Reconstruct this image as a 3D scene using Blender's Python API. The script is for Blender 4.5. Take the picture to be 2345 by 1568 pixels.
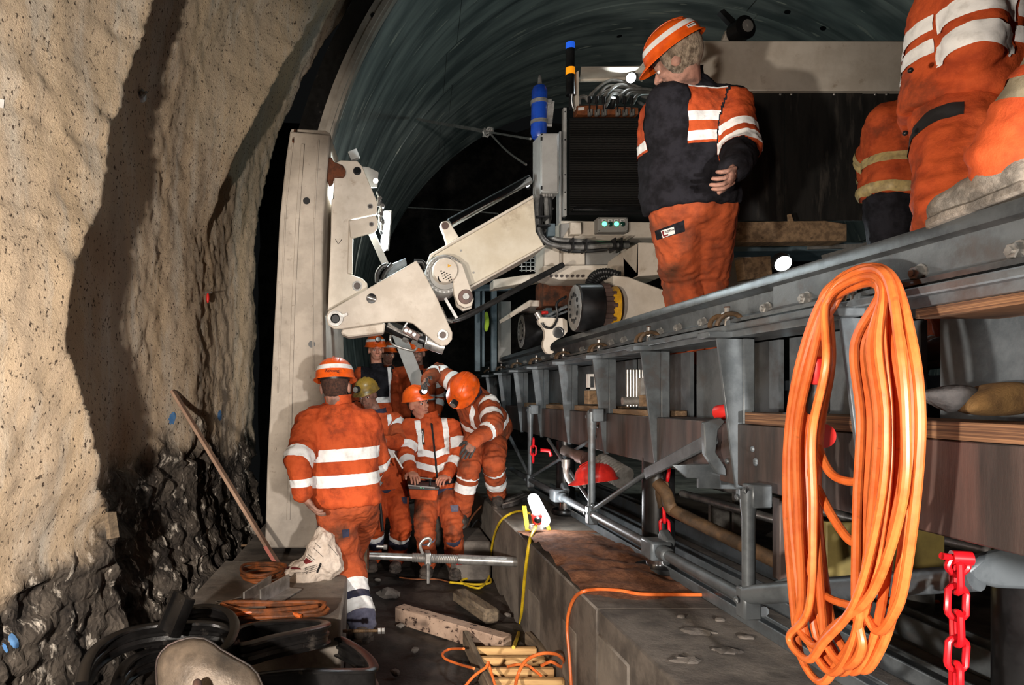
import bpy, bmesh, math, random
import numpy as np
from mathutils import Vector, Matrix, noise
for o in list(bpy.data.objects): bpy.data.objects.remove(o)
SC = bpy.context.scene; COL = SC.collection
V = Vector; PI = math.pi; R = math.radians
random.seed(7)
# ---------------------------------------------------------------- camera
F, VX, VY, CZ = 1563.0, 864.0, 905.0, 1.55      # focal length in px, vanishing point of the track, eye height over trench floor
cam = bpy.data.cameras.new('camera'); co = bpy.data.objects.new('camera', cam); COL.objects.link(co)
co.location = (0, 0, CZ); co.rotation_euler = (R(90), 0, 0)
cam.sensor_width = 36; cam.lens = 36*F/2345; cam.clip_start = .05; cam.clip_end = 100
cam.shift_x = (1172.5-VX)/2345; cam.shift_y = (VY-784)/2345
SC.camera = co
# ---------------------------------------------------------------- world, big lights, exposure
w = bpy.data.worlds.new('world'); SC.world = w; w.use_nodes = True
w.node_tree.nodes['Background'].inputs[0].default_value = (.62, .65, .66, 1)
w.node_tree.nodes['Background'].inputs[1].default_value = .006
SC.view_settings.view_transform = 'Standard'; SC.view_settings.look = 'None'
SC.view_settings.exposure = 0; SC.view_settings.gamma = 1; SC.view_settings.use_curve_mapping = False
def light(name, kind, loc, power, col, size=.1, target=None, spot=60, blend=.3):
    l = bpy.data.lights.new(name, kind); o = bpy.data.objects.new(name, l); COL.objects.link(o)
    o.location = loc; l.energy = power; l.color = col
    if kind == 'AREA': l.size = size
    else: l.shadow_soft_size = size
    if kind == 'SPOT': l.spot_size = R(spot); l.spot_blend = blend
    if target is not None: o.rotation_euler = (V(target)-V(loc)).to_track_quat('-Z', 'Y').to_euler()
    return o
light('floodlight_by_wall', 'SPOT', (-1.05, .2, 1.35), 400, (1, .9, .79), .05, (1.6, 2.9, 1.5), 76, .4)
light('added_wall_light', 'SPOT', (-1.05, .2, 1.45), 860, (1, .89, .77), .05, (-3.1, 3.6, 2.1), 82, .2)  # added spot at the wall floodlight's position, brightens the sprayed wall
light('added_foreground_light', 'SPOT', (-1.0, .2, 1.3), 420, (1, .9, .8), .05, (-.45, 3.2, .2), 38, .5)  # added low spot that lights the gaskets, shovel and plinth
light('floodlight_on_trench', 'SPOT', (1.0, -1.2, 1.38), 760, (1, .95, .9), .06, (1.02, 5.0, 1.65), 40, .15)
light('floodlight_on_machine', 'SPOT', (-.9, -1.0, 1.5), 330, (1, .9, .8), .08, (1.35, 5.0, 2.7), 37, .35)

# ---------------------------------------------------------------- helpers
def P(px, py, d): return V(((px-VX)*d/F, d, CZ+(VY-py)*d/F))
def C(r, g, b):
    f = lambda c: (c/255/12.92) if c/255 <= .04045 else ((c/255+.055)/1.055)**2.4
    return (f(r), f(g), f(b))
OFF = {}
def tag(o, label=None, cat=None, group=None, kind=None):
    if label: o['label'] = label
    if cat: o['category'] = cat
    if group: o['group'] = group
    if kind: o['kind'] = kind
    return o
def thing(name, label, cat, loc, group=None, kind=None):
    o = bpy.data.objects.new(name, None); COL.objects.link(o); o.location = loc; o.empty_display_size = .1
    OFF[o] = V(loc); return tag(o, label, cat, group, kind)
def spline(pts, k=8, closed=False):
    pts = [V(p) for p in pts]; n = len(pts); out = []
    g = (lambda i: pts[i % n]) if closed else (lambda i: pts[min(max(i, 0), n-1)])
    for i in range(n if closed else n-1):
        a, b, c, d = g(i-1), g(i), g(i+1), g(i+2)
        for j in range(k):
            t = j/k
            out.append(.5*((2*b)+(c-a)*t+(2*a-5*b+4*c-d)*t*t+(3*b-a-3*c+d)*t**3))
    if not closed: out.append(pts[-1])
    return out
def perp(d):
    u = d.cross(V((0, 0, 1)))
    if u.length < 1e-3: u = d.cross(V((1, 0, 0)))
    return u.normalized()
class MB:
    def __init__(s): s.v = []; s.f = []; s.uv = None
    def add(s, vs, fs):
        o = len(s.v); s.v += [tuple(p) for p in vs]; s.f += [tuple(i+o for i in f) for f in fs]; return s
    def box(s, x0, x1, y0, y1, z0, z1):
        return s.add([(x, y, z) for x in (x0, x1) for y in (y0, y1) for z in (z0, z1)],
                     [(0, 1, 3, 2), (4, 6, 7, 5), (0, 4, 5, 1), (2, 3, 7, 6), (0, 2, 6, 4), (1, 5, 7, 3)])
    def obox(s, c, size, rot=None):
        m = rot or Matrix.Identity(3); c = V(c)
        vs = [c+m @ V((x*size[0]/2, y*size[1]/2, z*size[2]/2)) for x in (-1, 1) for y in (-1, 1) for z in (-1, 1)]
        return s.add(vs, [(0, 1, 3, 2), (4, 6, 7, 5), (0, 4, 5, 1), (2, 3, 7, 6), (0, 2, 6, 4), (1, 5, 7, 3)])
    def bar(s, p0, p1, w, h, up=(0, 0, 1)):
        p0, p1 = V(p0), V(p1); d = (p1-p0).normalized(); u = d.cross(V(up))
        u = u.normalized() if u.length > 1e-4 else perp(d)
        t = u.cross(d); vs = []
        for p in (p0, p1):
            for a, b in ((-1, -1), (1, -1), (1, 1), (-1, 1)): vs.append(p+u*a*w/2+t*b*h/2)
        return s.add(vs, [(3, 2, 1, 0), (4, 5, 6, 7), (0, 1, 5, 4), (1, 2, 6, 5), (2, 3, 7, 6), (3, 0, 4, 7)])
    def lathe(s, prof, o, ax, n=20, u=None):
        o, ax = V(o), V(ax).normalized(); u = V(u).normalized() if u else perp(ax); w = ax.cross(u); vs = []; fs = []
        for r, h in prof:
            for k in range(n):
                a = 2*PI*k/n; vs.append(o+ax*h+(u*math.cos(a)+w*math.sin(a))*r)
        m = len(prof)
        for i in range(m-1):
            for k in range(n): fs.append((i*n+k, i*n+(k+1) % n, (i+1)*n+(k+1) % n, (i+1)*n+k))
        if prof[0][0] > 1e-5: fs.append(tuple(range(n))[::-1])
        if prof[-1][0] > 1e-5: fs.append(tuple(range((m-1)*n, m*n)))
        return s.add(vs, fs)
    def cyl(s, p0, p1, r, n=16, r2=None):
        p0, p1 = V(p0), V(p1); return s.lathe([(r, 0), (r if r2 is None else r2, (p1-p0).length)], p0, p1-p0, n)
    def tube(s, pts, r, n=8, closed=False, flat=None):
        pts = [V(p) for p in pts]; m = len(pts); rr = r if isinstance(r, (list, tuple)) else [r]*m
        vs = []; fs = []; u = None
        for i in range(m):
            if closed: d = pts[(i+1) % m]-pts[i-1]
            else: d = pts[min(i+1, m-1)]-pts[max(i-1, 0)]
            d = d.normalized() if d.length > 1e-9 else V((0, 0, 1))
            if u is None: u = perp(d)
            else:
                u = u-d*u.dot(d); u = u.normalized() if u.length > 1e-6 else perp(d)
            w = d.cross(u)
            for k in range(n):
                a = 2*PI*k/n; vs.append(pts[i]+(u*math.cos(a)+w*math.sin(a))*rr[i])
        for i in range(m if closed else m-1):
            j = (i+1) % m
            for k in range(n): fs.append((i*n+k, i*n+(k+1) % n, j*n+(k+1) % n, j*n+k))
        if not closed: fs += [tuple(range(n))[::-1], tuple(range((m-1)*n, m*n))]
        return s.add(vs, fs)
    def prism(s, poly, ex):
        poly = [V(p) for p in poly]; n = len(poly); ex = V(ex)
        return s.add(poly+[p+ex for p in poly], [tuple(range(n)), tuple(range(2*n-1, n-1, -1))]+[(i, i+n, (i+1) % n+n, (i+1) % n) for i in range(n)])
    def plate(s, pxy, d, th): return s.prism([P(x, y, d) for x, y in pxy], (0, th, 0))
    def ell(s, c, rad, rot=None, n=14, m=10):
        c = V(c); rot = rot or Matrix.Identity(3); vs = []; fs = []
        vs.append(c+rot @ V((0, 0, -rad[2])))
        for i in range(1, m):
            t = -PI/2+PI*i/m
            for k in range(n):
                a = 2*PI*k/n; vs.append(c+rot @ V((rad[0]*math.cos(t)*math.cos(a), rad[1]*math.cos(t)*math.sin(a), rad[2]*math.sin(t))))
        vs.append(c+rot @ V((0, 0, rad[2]))); L = len(vs)-1
        for k in range(n):
            fs.append((0, 1+(k+1) % n, 1+k)); fs.append((L, 1+(m-2)*n+k, 1+(m-2)*n+(k+1) % n))
            for i in range(m-2): fs.append((1+i*n+k, 1+i*n+(k+1) % n, 1+(i+1)*n+(k+1) % n, 1+(i+1)*n+k))
        return s.add(vs, fs)
    def cap(s, p0, p1, r0, r1, n=12):      # tapered capsule
        p0, p1 = V(p0), V(p1); L = (p1-p0).length
        if L < 1e-5: return s.ell(p0, (r0,)*3)
        pr = [(1e-6, -r0)]+[(r0*math.cos(a), r0*math.sin(a)) for a in (R(-60), R(-30), 0)]
        pr += [(r1*math.cos(a), L+r1*math.sin(a)) for a in (0, R(30), R(60))]+[(1e-6, L+r1)]
        return s.lathe(pr, p0, p1-p0, n)
    def hexa(s, o, ax, r, h): return s.lathe([(r, 0), (r, h*.85), (r*.86, h)], o, ax, 6)
    def build(s, name, mat, parent=None, smooth=35, bevel=0, seg=1, label=None, cat=None, group=None, kind=None, normals=True):
        me = bpy.data.meshes.new(name)
        off = OFF[parent] if parent is not None else None
        if off is None:
            a = np.array(s.v); off = V(((a[:, 0].min()+a[:, 0].max())/2, (a[:, 1].min()+a[:, 1].max())/2, a[:, 2].min()))
        me.from_pydata([(x-off.x, y-off.y, z-off.z) for x, y, z in s.v], [], s.f)
        if normals:
            bm = bmesh.new(); bm.from_mesh(me); bmesh.ops.recalc_face_normals(bm, faces=bm.faces); bm.to_mesh(me); bm.free()
        return link(name, me, mat, parent, off, smooth, bevel, seg, label, cat, group, kind)
def link(name, me, mat, parent=None, off=V((0, 0, 0)), smooth=35, bevel=0, seg=1, label=None, cat=None, group=None, kind=None):
    if smooth:
        me.polygons.foreach_set('use_smooth', [True]*len(me.polygons))
        me.set_sharp_from_angle(angle=R(smooth))
    o = bpy.data.objects.new(name, me); COL.objects.link(o)
    if mat is not None and not me.materials: me.materials.append(mat)
    if parent is None: o.location = off
    else: o.parent = parent
    OFF[o] = V(off)
    if bevel:
        b = o.modifiers.new('bevel', 'BEVEL'); b.width = bevel; b.segments = seg; b.limit_method = 'ANGLE'; b.angle_limit = R(40)
        b.harden_normals = False
    return tag(o, label, cat, group, kind)
def copy_child(o, parent, delta=(0, 0, 0)):
    c = o.copy(); COL.objects.link(c); c.parent = parent; c.location = o.location+V(delta); OFF[c] = OFF[o]; return c
# ---------------------------------------------------------------- materials
MATS = {}
def mat(name, c, c2=None, rough=.6, metal=0, sc=6, lo=.42, hi=.6, c3=None, sc3=2, lo3=.55, hi3=.7, bump=0, bsc=30, emit=None, es=0, spec=.4, stretch=None, sheen=0, coat=0):
    m = bpy.data.materials.new(name); m.use_nodes = True; N = m.node_tree.nodes; L = m.node_tree.links; b = N['Principled BSDF']
    b.inputs['Roughness'].default_value = rough; b.inputs['Metallic'].default_value = metal; b.inputs['Specular IOR Level'].default_value = spec
    if coat: b.inputs['Coat Weight'].default_value = coat
    if sheen: b.inputs['Sheen Weight'].default_value = sheen
    if emit: b.inputs['Emission Color'].default_value = (*emit, 1); b.inputs['Emission Strength'].default_value = es
    b.inputs['Base Color'].default_value = (*c, 1)
    tc = N.new('ShaderNodeTexCoord'); vec = tc.outputs['Object']
    if stretch:
        mp = N.new('ShaderNodeMapping'); mp.inputs['Scale'].default_value = stretch; L.new(vec, mp.inputs[0]); vec = mp.outputs[0]
    def nz(scale, lo, hi, det=6):
        n = N.new('ShaderNodeTexNoise'); n.inputs['Scale'].default_value = scale; n.inputs['Detail'].default_value = det; n.inputs['Roughness'].default_value = .65
        L.new(vec, n.inputs['Vector'])
        r = N.new('ShaderNodeMapRange'); r.inputs[1].default_value = lo; r.inputs[2].default_value = hi; L.new(n.outputs[0], r.inputs[0]); return r.outputs[0]
    def mixc(f, a, bcol):
        x = N.new('ShaderNodeMix'); x.data_type = 'RGBA'; L.new(f, x.inputs[0])
        if isinstance(a, tuple): x.inputs[6].default_value = (*a, 1)
        else: L.new(a, x.inputs[6])
        x.inputs[7].default_value = (*bcol, 1); return x.outputs[2]
    cur = c
    if c2: cur = mixc(nz(sc, lo, hi), cur, c2)
    if c3: cur = mixc(nz(sc3, lo3, hi3, 8), cur, c3)
    if not isinstance(cur, tuple): L.new(cur, b.inputs['Base Color'])
    if bump:
        n = N.new('ShaderNodeTexNoise'); n.inputs['Scale'].default_value = bsc; n.inputs['Detail'].default_value = 8; n.inputs['Roughness'].default_value = .7
        L.new(vec, n.inputs['Vector']); bp = N.new('ShaderNodeBump'); bp.inputs['Strength'].default_value = bump; bp.inputs['Distance'].default_value = .02
        L.new(n.outputs[0], bp.inputs['Height']); L.new(bp.outputs[0], b.inputs['Normal'])
    MATS[name] = m; return m
ORANGE = mat('hi_vis_orange', C(198, 86, 44), C(164, 66, 34), .75, sc=9, c3=C(100, 58, 38), sc3=4.5, lo3=.56, hi3=.74, bump=.35, bsc=45, spec=.15)
ORANGE_D = mat('hi_vis_orange_dirty', C(180, 86, 50), C(140, 68, 44), .8, sc=7, c3=C(82, 60, 46), sc3=3.4, lo3=.5, hi3=.68, bump=.3, bsc=40, spec=.12)
ORANGE_L = mat('orange_fluorescent', C(206, 104, 62), C(190, 90, 52), .75, sc=9, bump=.2, bsc=40, spec=.15)
OLIVE = mat('dusty_olive_fabric', C(150, 138, 112), C(120, 110, 90), .85, sc=8, bump=.25, bsc=40)
REFL = mat('reflective_tape', C(240, 240, 238), C(205, 203, 198), .45, sc=20, lo=.5, hi=.75, c3=C(120, 105, 92), sc3=14, lo3=.66, hi3=.8, bump=.15, bsc=30)
REFLY = mat('yellowed_reflective_tape', C(190, 165, 110), C(150, 130, 90), .5, sc=20)
NAVY = mat('navy_fabric', C(52, 54, 76), C(38, 40, 58), .85, sc=12, c3=C(90, 85, 88), sc3=5, lo3=.58, hi3=.8, bump=.2, bsc=40)
GREYF = mat('slate_fabric', C(112, 112, 132), C(90, 90, 110), .85, sc=12, c3=C(150, 148, 150), sc3=5, bump=.2, bsc=40)
BLACKF = mat('black_fleece', C(40, 39, 44), C(26, 25, 28), .95, sc=14, bump=.25, bsc=60, spec=.1)
SKIN = mat('skin', C(205, 150, 125), C(190, 125, 105), .55, sc=14, spec=.3, bump=.05, bsc=60)
SKIND = mat('dirty_skin', C(165, 122, 105), C(105, 80, 70), .6, sc=16, lo=.45, hi=.65, spec=.3, bump=.1, bsc=60)
HAIRD = mat('dark_hair', C(84, 56, 44), C(52, 36, 30), .8, sc=60, bump=.6, bsc=120)
HAIRG = mat('grey_hair', C(190, 172, 150), C(110, 95, 80), .7, sc=40, bump=1, bsc=70, stretch=(1, 1, .5))
HEL_O = mat('helmet_orange', C(240, 98, 24), C(215, 82, 22), .35, sc=14, c3=C(120, 70, 45), sc3=11, lo3=.6, hi3=.75, spec=.5)
HEL_Y = mat('helmet_mustard', C(150, 118, 44), C(96, 78, 36), .4, sc=10, spec=.5)
HEL_R = mat('helmet_red', C(222, 50, 42), C(190, 40, 36), .35, sc=14, spec=.5)
BOOT = mat('muddy_boot', C(92, 82, 74), C(54, 49, 46), .85, sc=12, c3=C(140, 128, 116), sc3=7, lo3=.55, hi3=.7, bump=.5, bsc=40)
BOOTG = mat('dusty_grey_boot', C(150, 140, 128), C(98, 92, 84), .85, sc=14, c3=C(70, 66, 62), sc3=9, lo3=.55, hi3=.7, bump=.6, bsc=45)
RUB = mat('black_rubber', C(30, 29, 29), C(20, 19, 19), .22, sc=12, c3=C(92, 86, 80), sc3=9, lo3=.62, hi3=.8, bump=.15, bsc=25, spec=.5)
BLK = mat('black_plastic', C(26, 26, 27), rough=.4)
GLOSSBLK = mat('black_lacquer', C(16, 16, 17), C(30, 30, 31), .3, sc=8, spec=.5)
CONC = mat('pale_concrete', C(168, 158, 146), C(150, 141, 130), .85, sc=5, c3=C(120, 110, 100), sc3=18, lo3=.6, hi3=.75, bump=.12, bsc=60)
CONCD = mat('dark_concrete', C(120, 112, 104), C(84, 78, 73), .85, sc=4, c3=C(62, 57, 53), sc3=3, lo3=.52, hi3=.7, bump=.35, bsc=30)
CONCW = mat('stained_concrete', C(142, 134, 124), C(112, 105, 98), .85, sc=4, c3=C(78, 72, 68), sc3=3, lo3=.55, hi3=.72, bump=.35, bsc=26)
STEEL = mat('dark_painted_steel', C(104, 110, 114), C(84, 90, 94), .38, .25, sc=8, c3=C(96, 82, 74), sc3=4, lo3=.56, hi3=.8, bump=.1, bsc=22)
STEELB = mat('brown_streaked_steel', C(90, 80, 76), C(64, 60, 58), .48, .3, sc=10, c3=C(112, 84, 76), sc3=3, lo3=.48, hi3=.68, bump=.12, bsc=25, stretch=(1, 1, .12))
GALV = mat('zinc_steel', C(178, 176, 172), C(140, 138, 135), .35, .7, sc=16, bump=.08, bsc=30)
RAILM = mat('rail_steel', C(112, 117, 120), C(88, 92, 95), .3, .65, sc=10, c3=C(140, 138, 130), sc3=18, lo3=.66, hi3=.8, bump=.08, bsc=30)
RUST = mat('rusty_steel', C(110, 62, 38), C(60, 40, 30), .8, .2, sc=12, bump=.4, bsc=30)
BROWNT = mat('rusty_brown_tube', C(104, 80, 56), C(70, 56, 42), .6, .2, sc=9, bump=.25, bsc=25)
CHROME = mat('polished_rod', C(210, 210, 210), rough=.15, metal=1)
CREAM = mat('cream_machine_paint', C(214, 204, 190), C(198, 187, 172), .5, sc=5, c3=C(150, 128, 104), sc3=9, lo3=.6, hi3=.8, bump=.06, bsc=60)
CREAM2 = mat('cream_paint_scorched', C(216, 207, 188), C(200, 188, 165), .5, sc=3, c3=C(112, 84, 56), sc3=2.6, lo3=.55, hi3=.75)
GREYP = mat('grey_cabinet_paint', C(150, 148, 144), C(140, 138, 134), .5, sc=8)
TEAL = mat('blue_grey_paint', C(92, 108, 116), C(70, 84, 92), .5, sc=6)
ALU = mat('aluminium', C(185, 182, 178), C(150, 146, 140), .4, .6, sc=14)
PLY = mat('plywood_edge', C(150, 112, 80), C(88, 62, 46), .8, sc=4, stretch=(.4, .4, 42), lo=.4, hi=.56)
WOOD = mat('weathered_timber', C(150, 122, 92), C(112, 90, 68), .85, sc=5, stretch=(6, .8, 6), bump=.3, bsc=20, c3=C(70, 56, 46), sc3=3, lo3=.58, hi3=.72)
WOODG = mat('grey_timber', C(128, 112, 92), C(96, 84, 70), .85, sc=5, stretch=(8, 1, 8), bump=.35, bsc=20)
WOODP = mat('pink_primed_board', C(160, 132, 112), C(140, 112, 96), .8, sc=6)
CABO = mat('orange_cable_sheath', C(228, 118, 56), C(210, 100, 44), .38, sc=14, c3=C(150, 82, 42), sc3=22, lo3=.62, hi3=.78, spec=.45)
CABB = mat('dirty_orange_cable', C(150, 84, 42), C(96, 58, 36), .6, sc=14)
CABY = mat('yellow_cable_sheath', C(222, 190, 40), C(196, 162, 34), .45, sc=14)
HOSE = mat('black_hydraulic_hose', C(44, 44, 44), C(30, 30, 30), .32, sc=20, spec=.6)
HOSEG = mat('grey_hose', C(120, 119, 116), C(92, 91, 88), .4, sc=20, spec=.5)
REDP = mat('red_enamel', C(222, 26, 36), C(186, 20, 30), .3, sc=10, spec=.5)
REDPL = mat('red_plug_plastic', C(214, 44, 40), rough=.4)
BLUEB = mat('blue_bottle_paint', C(24, 62, 150), C(18, 48, 124), .22, sc=6, spec=.6)
AMBER = mat('amber_lens', C(240, 160, 30), rough=.2, emit=C(255, 150, 20), es=.6)
BLUEL = mat('blue_lens', C(40, 90, 210), rough=.2, emit=C(40, 110, 255), es=.5)
COPPER = mat('brown_valve_paint', C(140, 82, 48), C(104, 60, 38), .5, sc=20)
YEL = mat('yellow_flange_paint', C(226, 170, 40), C(190, 140, 36), .5, sc=20)
GREENON = mat('lit_green_lens', C(60, 255, 150), emit=C(70, 255, 150), es=6)
GREENOFF = mat('dark_green_lens', C(20, 62, 54), rough=.15, spec=.6)
LAMPW = mat('lamp_glow', (1, 1, 1), emit=(.9, .97, 1), es=14)
LAMPF = mat('floor_lamp_glow', (1, 1, 1), emit=(.95, .98, 1), es=9)
LAMPH = mat('head_lamp_glow', (1, 1, 1), emit=(.9, .96, 1), es=8)
PAPER = mat('paper_sack', C(214, 200, 186), C(186, 170, 155), .85, sc=7, bump=.4, bsc=14, c3=C(150, 128, 108), sc3=5, lo3=.62, hi3=.8)
DARKRED = mat('dark_red_print', C(112, 34, 36), rough=.8)
INK = mat('black_print', C(24, 22, 22), rough=.8)
WHITEP = mat('white_sticker', C(235, 232, 228), rough=.6)
SAND = mat('brown_wet_sand', C(150, 100, 70), C(120, 76, 52), .95, sc=30, bump=.9, bsc=60, c3=C(92, 60, 44), sc3=9, lo3=.52, hi3=.7)
MUD = mat('dark_mud_floor', C(74, 67, 61), C(46, 42, 39), .6, sc=3, c3=C(28, 26, 24), sc3=2.2, lo3=.5, hi3=.64, bump=.6, bsc=14)
BLUEPT = mat('blue_spray_paint', C(72, 120, 176), C(96, 140, 190), .8, sc=20)
CURT = mat('black_rubber_curtain', C(40, 38, 36), C(28, 27, 26), .5, sc=4, c3=C(78, 72, 66), sc3=5, lo3=.55, hi3=.75, stretch=(3, 1, .5), bump=.15, bsc=10)
SACKB = mat('brown_burlap', C(128, 98, 58), C(104, 78, 46), .95, sc=18, bump=.5, bsc=80)
SACKG = mat('grey_cloth', C(82, 78, 76), C(54, 52, 51), .9, sc=10, bump=.4, bsc=30)
OLV = mat('olive_painted_panel', C(124, 110, 62), C(108, 96, 56), .6, sc=8)
LADDERW = mat('ladder_rung_wood', C(205, 165, 110), C(180, 138, 90), .7, sc=5, stretch=(.8, 8, 8))
LIME = mat('lime_work_glove', C(170, 200, 60), C(140, 170, 50), .8, sc=14)
RADF = mat('radiator_fin_black', C(42, 40, 38), rough=.45, spec=.5)
EYEW = mat('eye_white', C(225, 220, 215), rough=.3)
LIP = mat('lip', C(160, 95, 85), rough=.5)
# ================================================================ SETTING
ZC = CZ+1.29                                       # tunnel axis height
def cx(d): return 3.97+.0576*d                     # tunnel axis, slightly skewed to the track
def lerp_tab(t, x):
    if x <= t[0][0]: return t[0][1]
    for (a, b), (c, e) in zip(t, t[1:]):
        if x <= c: return b+(e-b)*(x-a)/(c-a)
    return t[-1][1]
RIDGE1 = [(0.0, 3.75), (0.52, 3.61), (0.88, 3.55), (1.12, 3.37), (1.46, 3.27), (1.76, 3.07), (2.05, 3.09), (2.45, 3.34), (3.04, 3.55), (3.74, 3.79), (5, 4.1)]
RIDGE2 = [(2.6, 5.3), (3.0, 5.35), (3.87, 5.55), (4.8, 6.0), (6, 6.4)]
def fbm(p, o=4): return noise.fractal(p, .9, 2.1, o, noise_basis='PERLIN_ORIGINAL')
def rockmask(d, z):
    return max(0, min(1, (1.02+.32*noise.noise(V((d*1.1, z*.9, 3)))+.2*noise.noise(V((d*4, z*3, 8)))-.12*(d < 3.2)+.3*max(0, min(1, (d-3.9)))-z)*6))
def ridge(u, up, dn): return 0 if u < -up or u > dn else ((1+u/up)**1.6 if u < 0 else 1-u/dn)
def wallX(d, z, fine=True):
    Re = 5.83-.085*(d-3); zz = max(0, z-ZC)
    x = cx(d)-math.sqrt(max(.1, Re*Re-zz*zz))
    r1 = lerp_tab(RIDGE1, z)+.05*noise.noise(V((0, 0, z*5)))+.03*noise.noise(V((3, 0, z*17)))
    h1 = .29*min(1, max(.35, z/1.2))
    x += h1*ridge(d-r1, 1.5, .12)
    r2 = lerp_tab(RIDGE2, z)+.03*noise.noise(V((7, 0, z*5))); h2 = .3*max(0, min(1, (z-2.75)/1.2))
    x += h2*ridge(d-r2, .6, .1)
    x += .06*math.exp(-((d-5.0)/.3)**2)*max(0, min(1, (2.9-z)))     # vertical shotcrete swell
    x += .05*noise.noise(V((d*1.6, z*.45, 1)))
    dE = 6.55+.25*max(0, z-3)+.06*noise.noise(V((2, 5, z*3))); x -= .75*max(0, min(1, (d-dE)/.14))      # void behind the last sprayed edge
    if z < .8: x += .22*(.8-z)
    if fine:
        q = V((0, d, z)); k = rockmask(d, z)
        x += .016*fbm(q*7+V((0, 5, 0)), 3)*(1+k)+.006*noise.noise(q*33)
        if k > 0: x += k*(.075*abs(noise.noise(q*3.7+V((9, 0, 0))))+.055*(noise.cell(q*V((1, 6, 9)) if False else q*7.3)-.5)*.6+.04*abs(noise.noise(q*9.3)))
    return x
def wall_hit(px, py):
    d = 1.6
    while d < 9:
        p = P(px, py, d)
        if p.x < wallX(d, p.z, True): return p
        d += .01
    return P(px, py, 5)
def grid_mesh(fn, ni, nj):
    vs = [fn(i, j) for i in range(ni) for j in range(nj)]
    fs = [(i*nj+j, i*nj+j+1, (i+1)*nj+j+1, (i+1)*nj+j) for i in range(ni-1) for j in range(nj-1)]
    return vs, fs
def shotcrete():
    m = bpy.data.materials.new('shotcrete_and_rock'); m.use_nodes = True; N = m.node_tree.nodes; L = m.node_tree.links; b = N['Principled BSDF']
    b.inputs['Roughness'].default_value = .9; b.inputs['Specular IOR Level'].default_value = .2
    tc = N.new('ShaderNodeTexCoord').outputs['Object']
    def nz(scale, lo, hi, st=None, det=8):
        v = tc
        if st: mp = N.new('ShaderNodeMapping'); mp.inputs['Scale'].default_value = st; L.new(v, mp.inputs[0]); v = mp.outputs[0]
        n = N.new('ShaderNodeTexNoise'); n.inputs['Scale'].default_value = scale; n.inputs['Detail'].default_value = det; n.inputs['Roughness'].default_value = .65; L.new(v, n.inputs['Vector'])
        r = N.new('ShaderNodeMapRange'); r.inputs[1].default_value = lo; r.inputs[2].default_value = hi; L.new(n.outputs[0], r.inputs[0]); return r.outputs[0]
    def mx(f, a, c):
        x = N.new('ShaderNodeMix'); x.data_type = 'RGBA'; L.new(f, x.inputs[0])
        for i, q in ((6, a), (7, c)):
            if isinstance(q, tuple): x.inputs[i].default_value = (*q, 1)
            else: L.new(q, x.inputs[i])
        return x.outputs[2]
    c = mx(nz(1.2, .35, .65, (1, 2.2, .35)), C(206, 182, 152), C(180, 164, 146))
    c = mx(nz(2.2, .5, .72, (1, 3, .5)), c, C(200, 192, 180))
    c = mx(nz(60, .6, .68, (1, 1, .6), 2), c, C(78, 66, 56))
    rk = mx(nz(5, .38, .62), C(96, 88, 80), C(46, 42, 40))
    rk = mx(nz(9, .565, .63, (1, 1.6, .8)), rk, C(205, 196, 184))
    a = N.new('ShaderNodeAttribute'); a.attribute_name = 'rock'
    c = mx(a.outputs['Fac'], c, rk)
    L.new(c, b.inputs['Base Color'])
    n = N.new('ShaderNodeTexNoise'); n.inputs['Scale'].default_value = 55; n.inputs['Detail'].default_value = 6; n.inputs['Roughness'].default_value = .75; L.new(tc, n.inputs['Vector'])
    bp = N.new('ShaderNodeBump'); bp.inputs['Strength'].default_value = .75; bp.inputs['Distance'].default_value = .018; vo = N.new('ShaderNodeTexVoronoi'); vo.inputs['Scale'].default_value = 16; vo.feature = 'F1'
    nw = N.new('ShaderNodeTexNoise'); nw.inputs['Scale'].default_value = 9; L.new(tc, nw.inputs['Vector'])
    vm = N.new('ShaderNodeVectorMath'); vm.operation = 'MULTIPLY_ADD'; vm.inputs[1].default_value = (.25, .25, .25); L.new(nw.outputs[1], vm.inputs[0]); L.new(tc, vm.inputs[2]); L.new(vm.outputs[0], vo.inputs['Vector'])
    ml = N.new('ShaderNodeMath'); ml.operation = 'MULTIPLY'; L.new(vo.outputs['Distance'], ml.inputs[0]); L.new(a.outputs['Fac'], ml.inputs[1])
    ad = N.new('ShaderNodeMath'); ad.operation = 'MULTIPLY_ADD'; L.new(ml.outputs[0], ad.inputs[0]); ad.inputs[1].default_value = 2.5; L.new(n.outputs[0], ad.inputs[2])
    L.new(ad.outputs[0], bp.inputs['Height']); L.new(bp.outputs[0], b.inputs['Normal'])
    return m
# --- left wall: sprayed concrete over rock
ds = [-1.2+.2*i for i in range(14)]+[1.6+.0225*i for i in range(285)]; zs = [-.1+.0235*i for i in range(268)]
vs, fs = grid_mesh(lambda i, j: (wallX(ds[i], zs[j]), ds[i], zs[j]), len(ds), len(zs))
mb = MB(); mb.add(vs, fs)
wl = mb.build('wall_left', shotcrete(), None, smooth=180, normals=False, kind='structure', label='rough beige sprayed concrete tunnel wall with dark rock at its foot')
at = wl.data.attributes.new('rock', 'FLOAT', 'POINT'); at.data.foreach_set('value', [rockmask(d, z) for d in ds for z in zs])
# --- trench floor
vs, fs = grid_mesh(lambda i, j: (-2.0+.04*i, .6+.04*j, .035*fbm(V((i*.13, j*.13, 0)), 4)-.01), 78, 180)
mb = MB(); mb.add(vs, fs); mb.build('floor', MUD, None, smooth=180, kind='structure', label='dark wet muddy trench floor')
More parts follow.
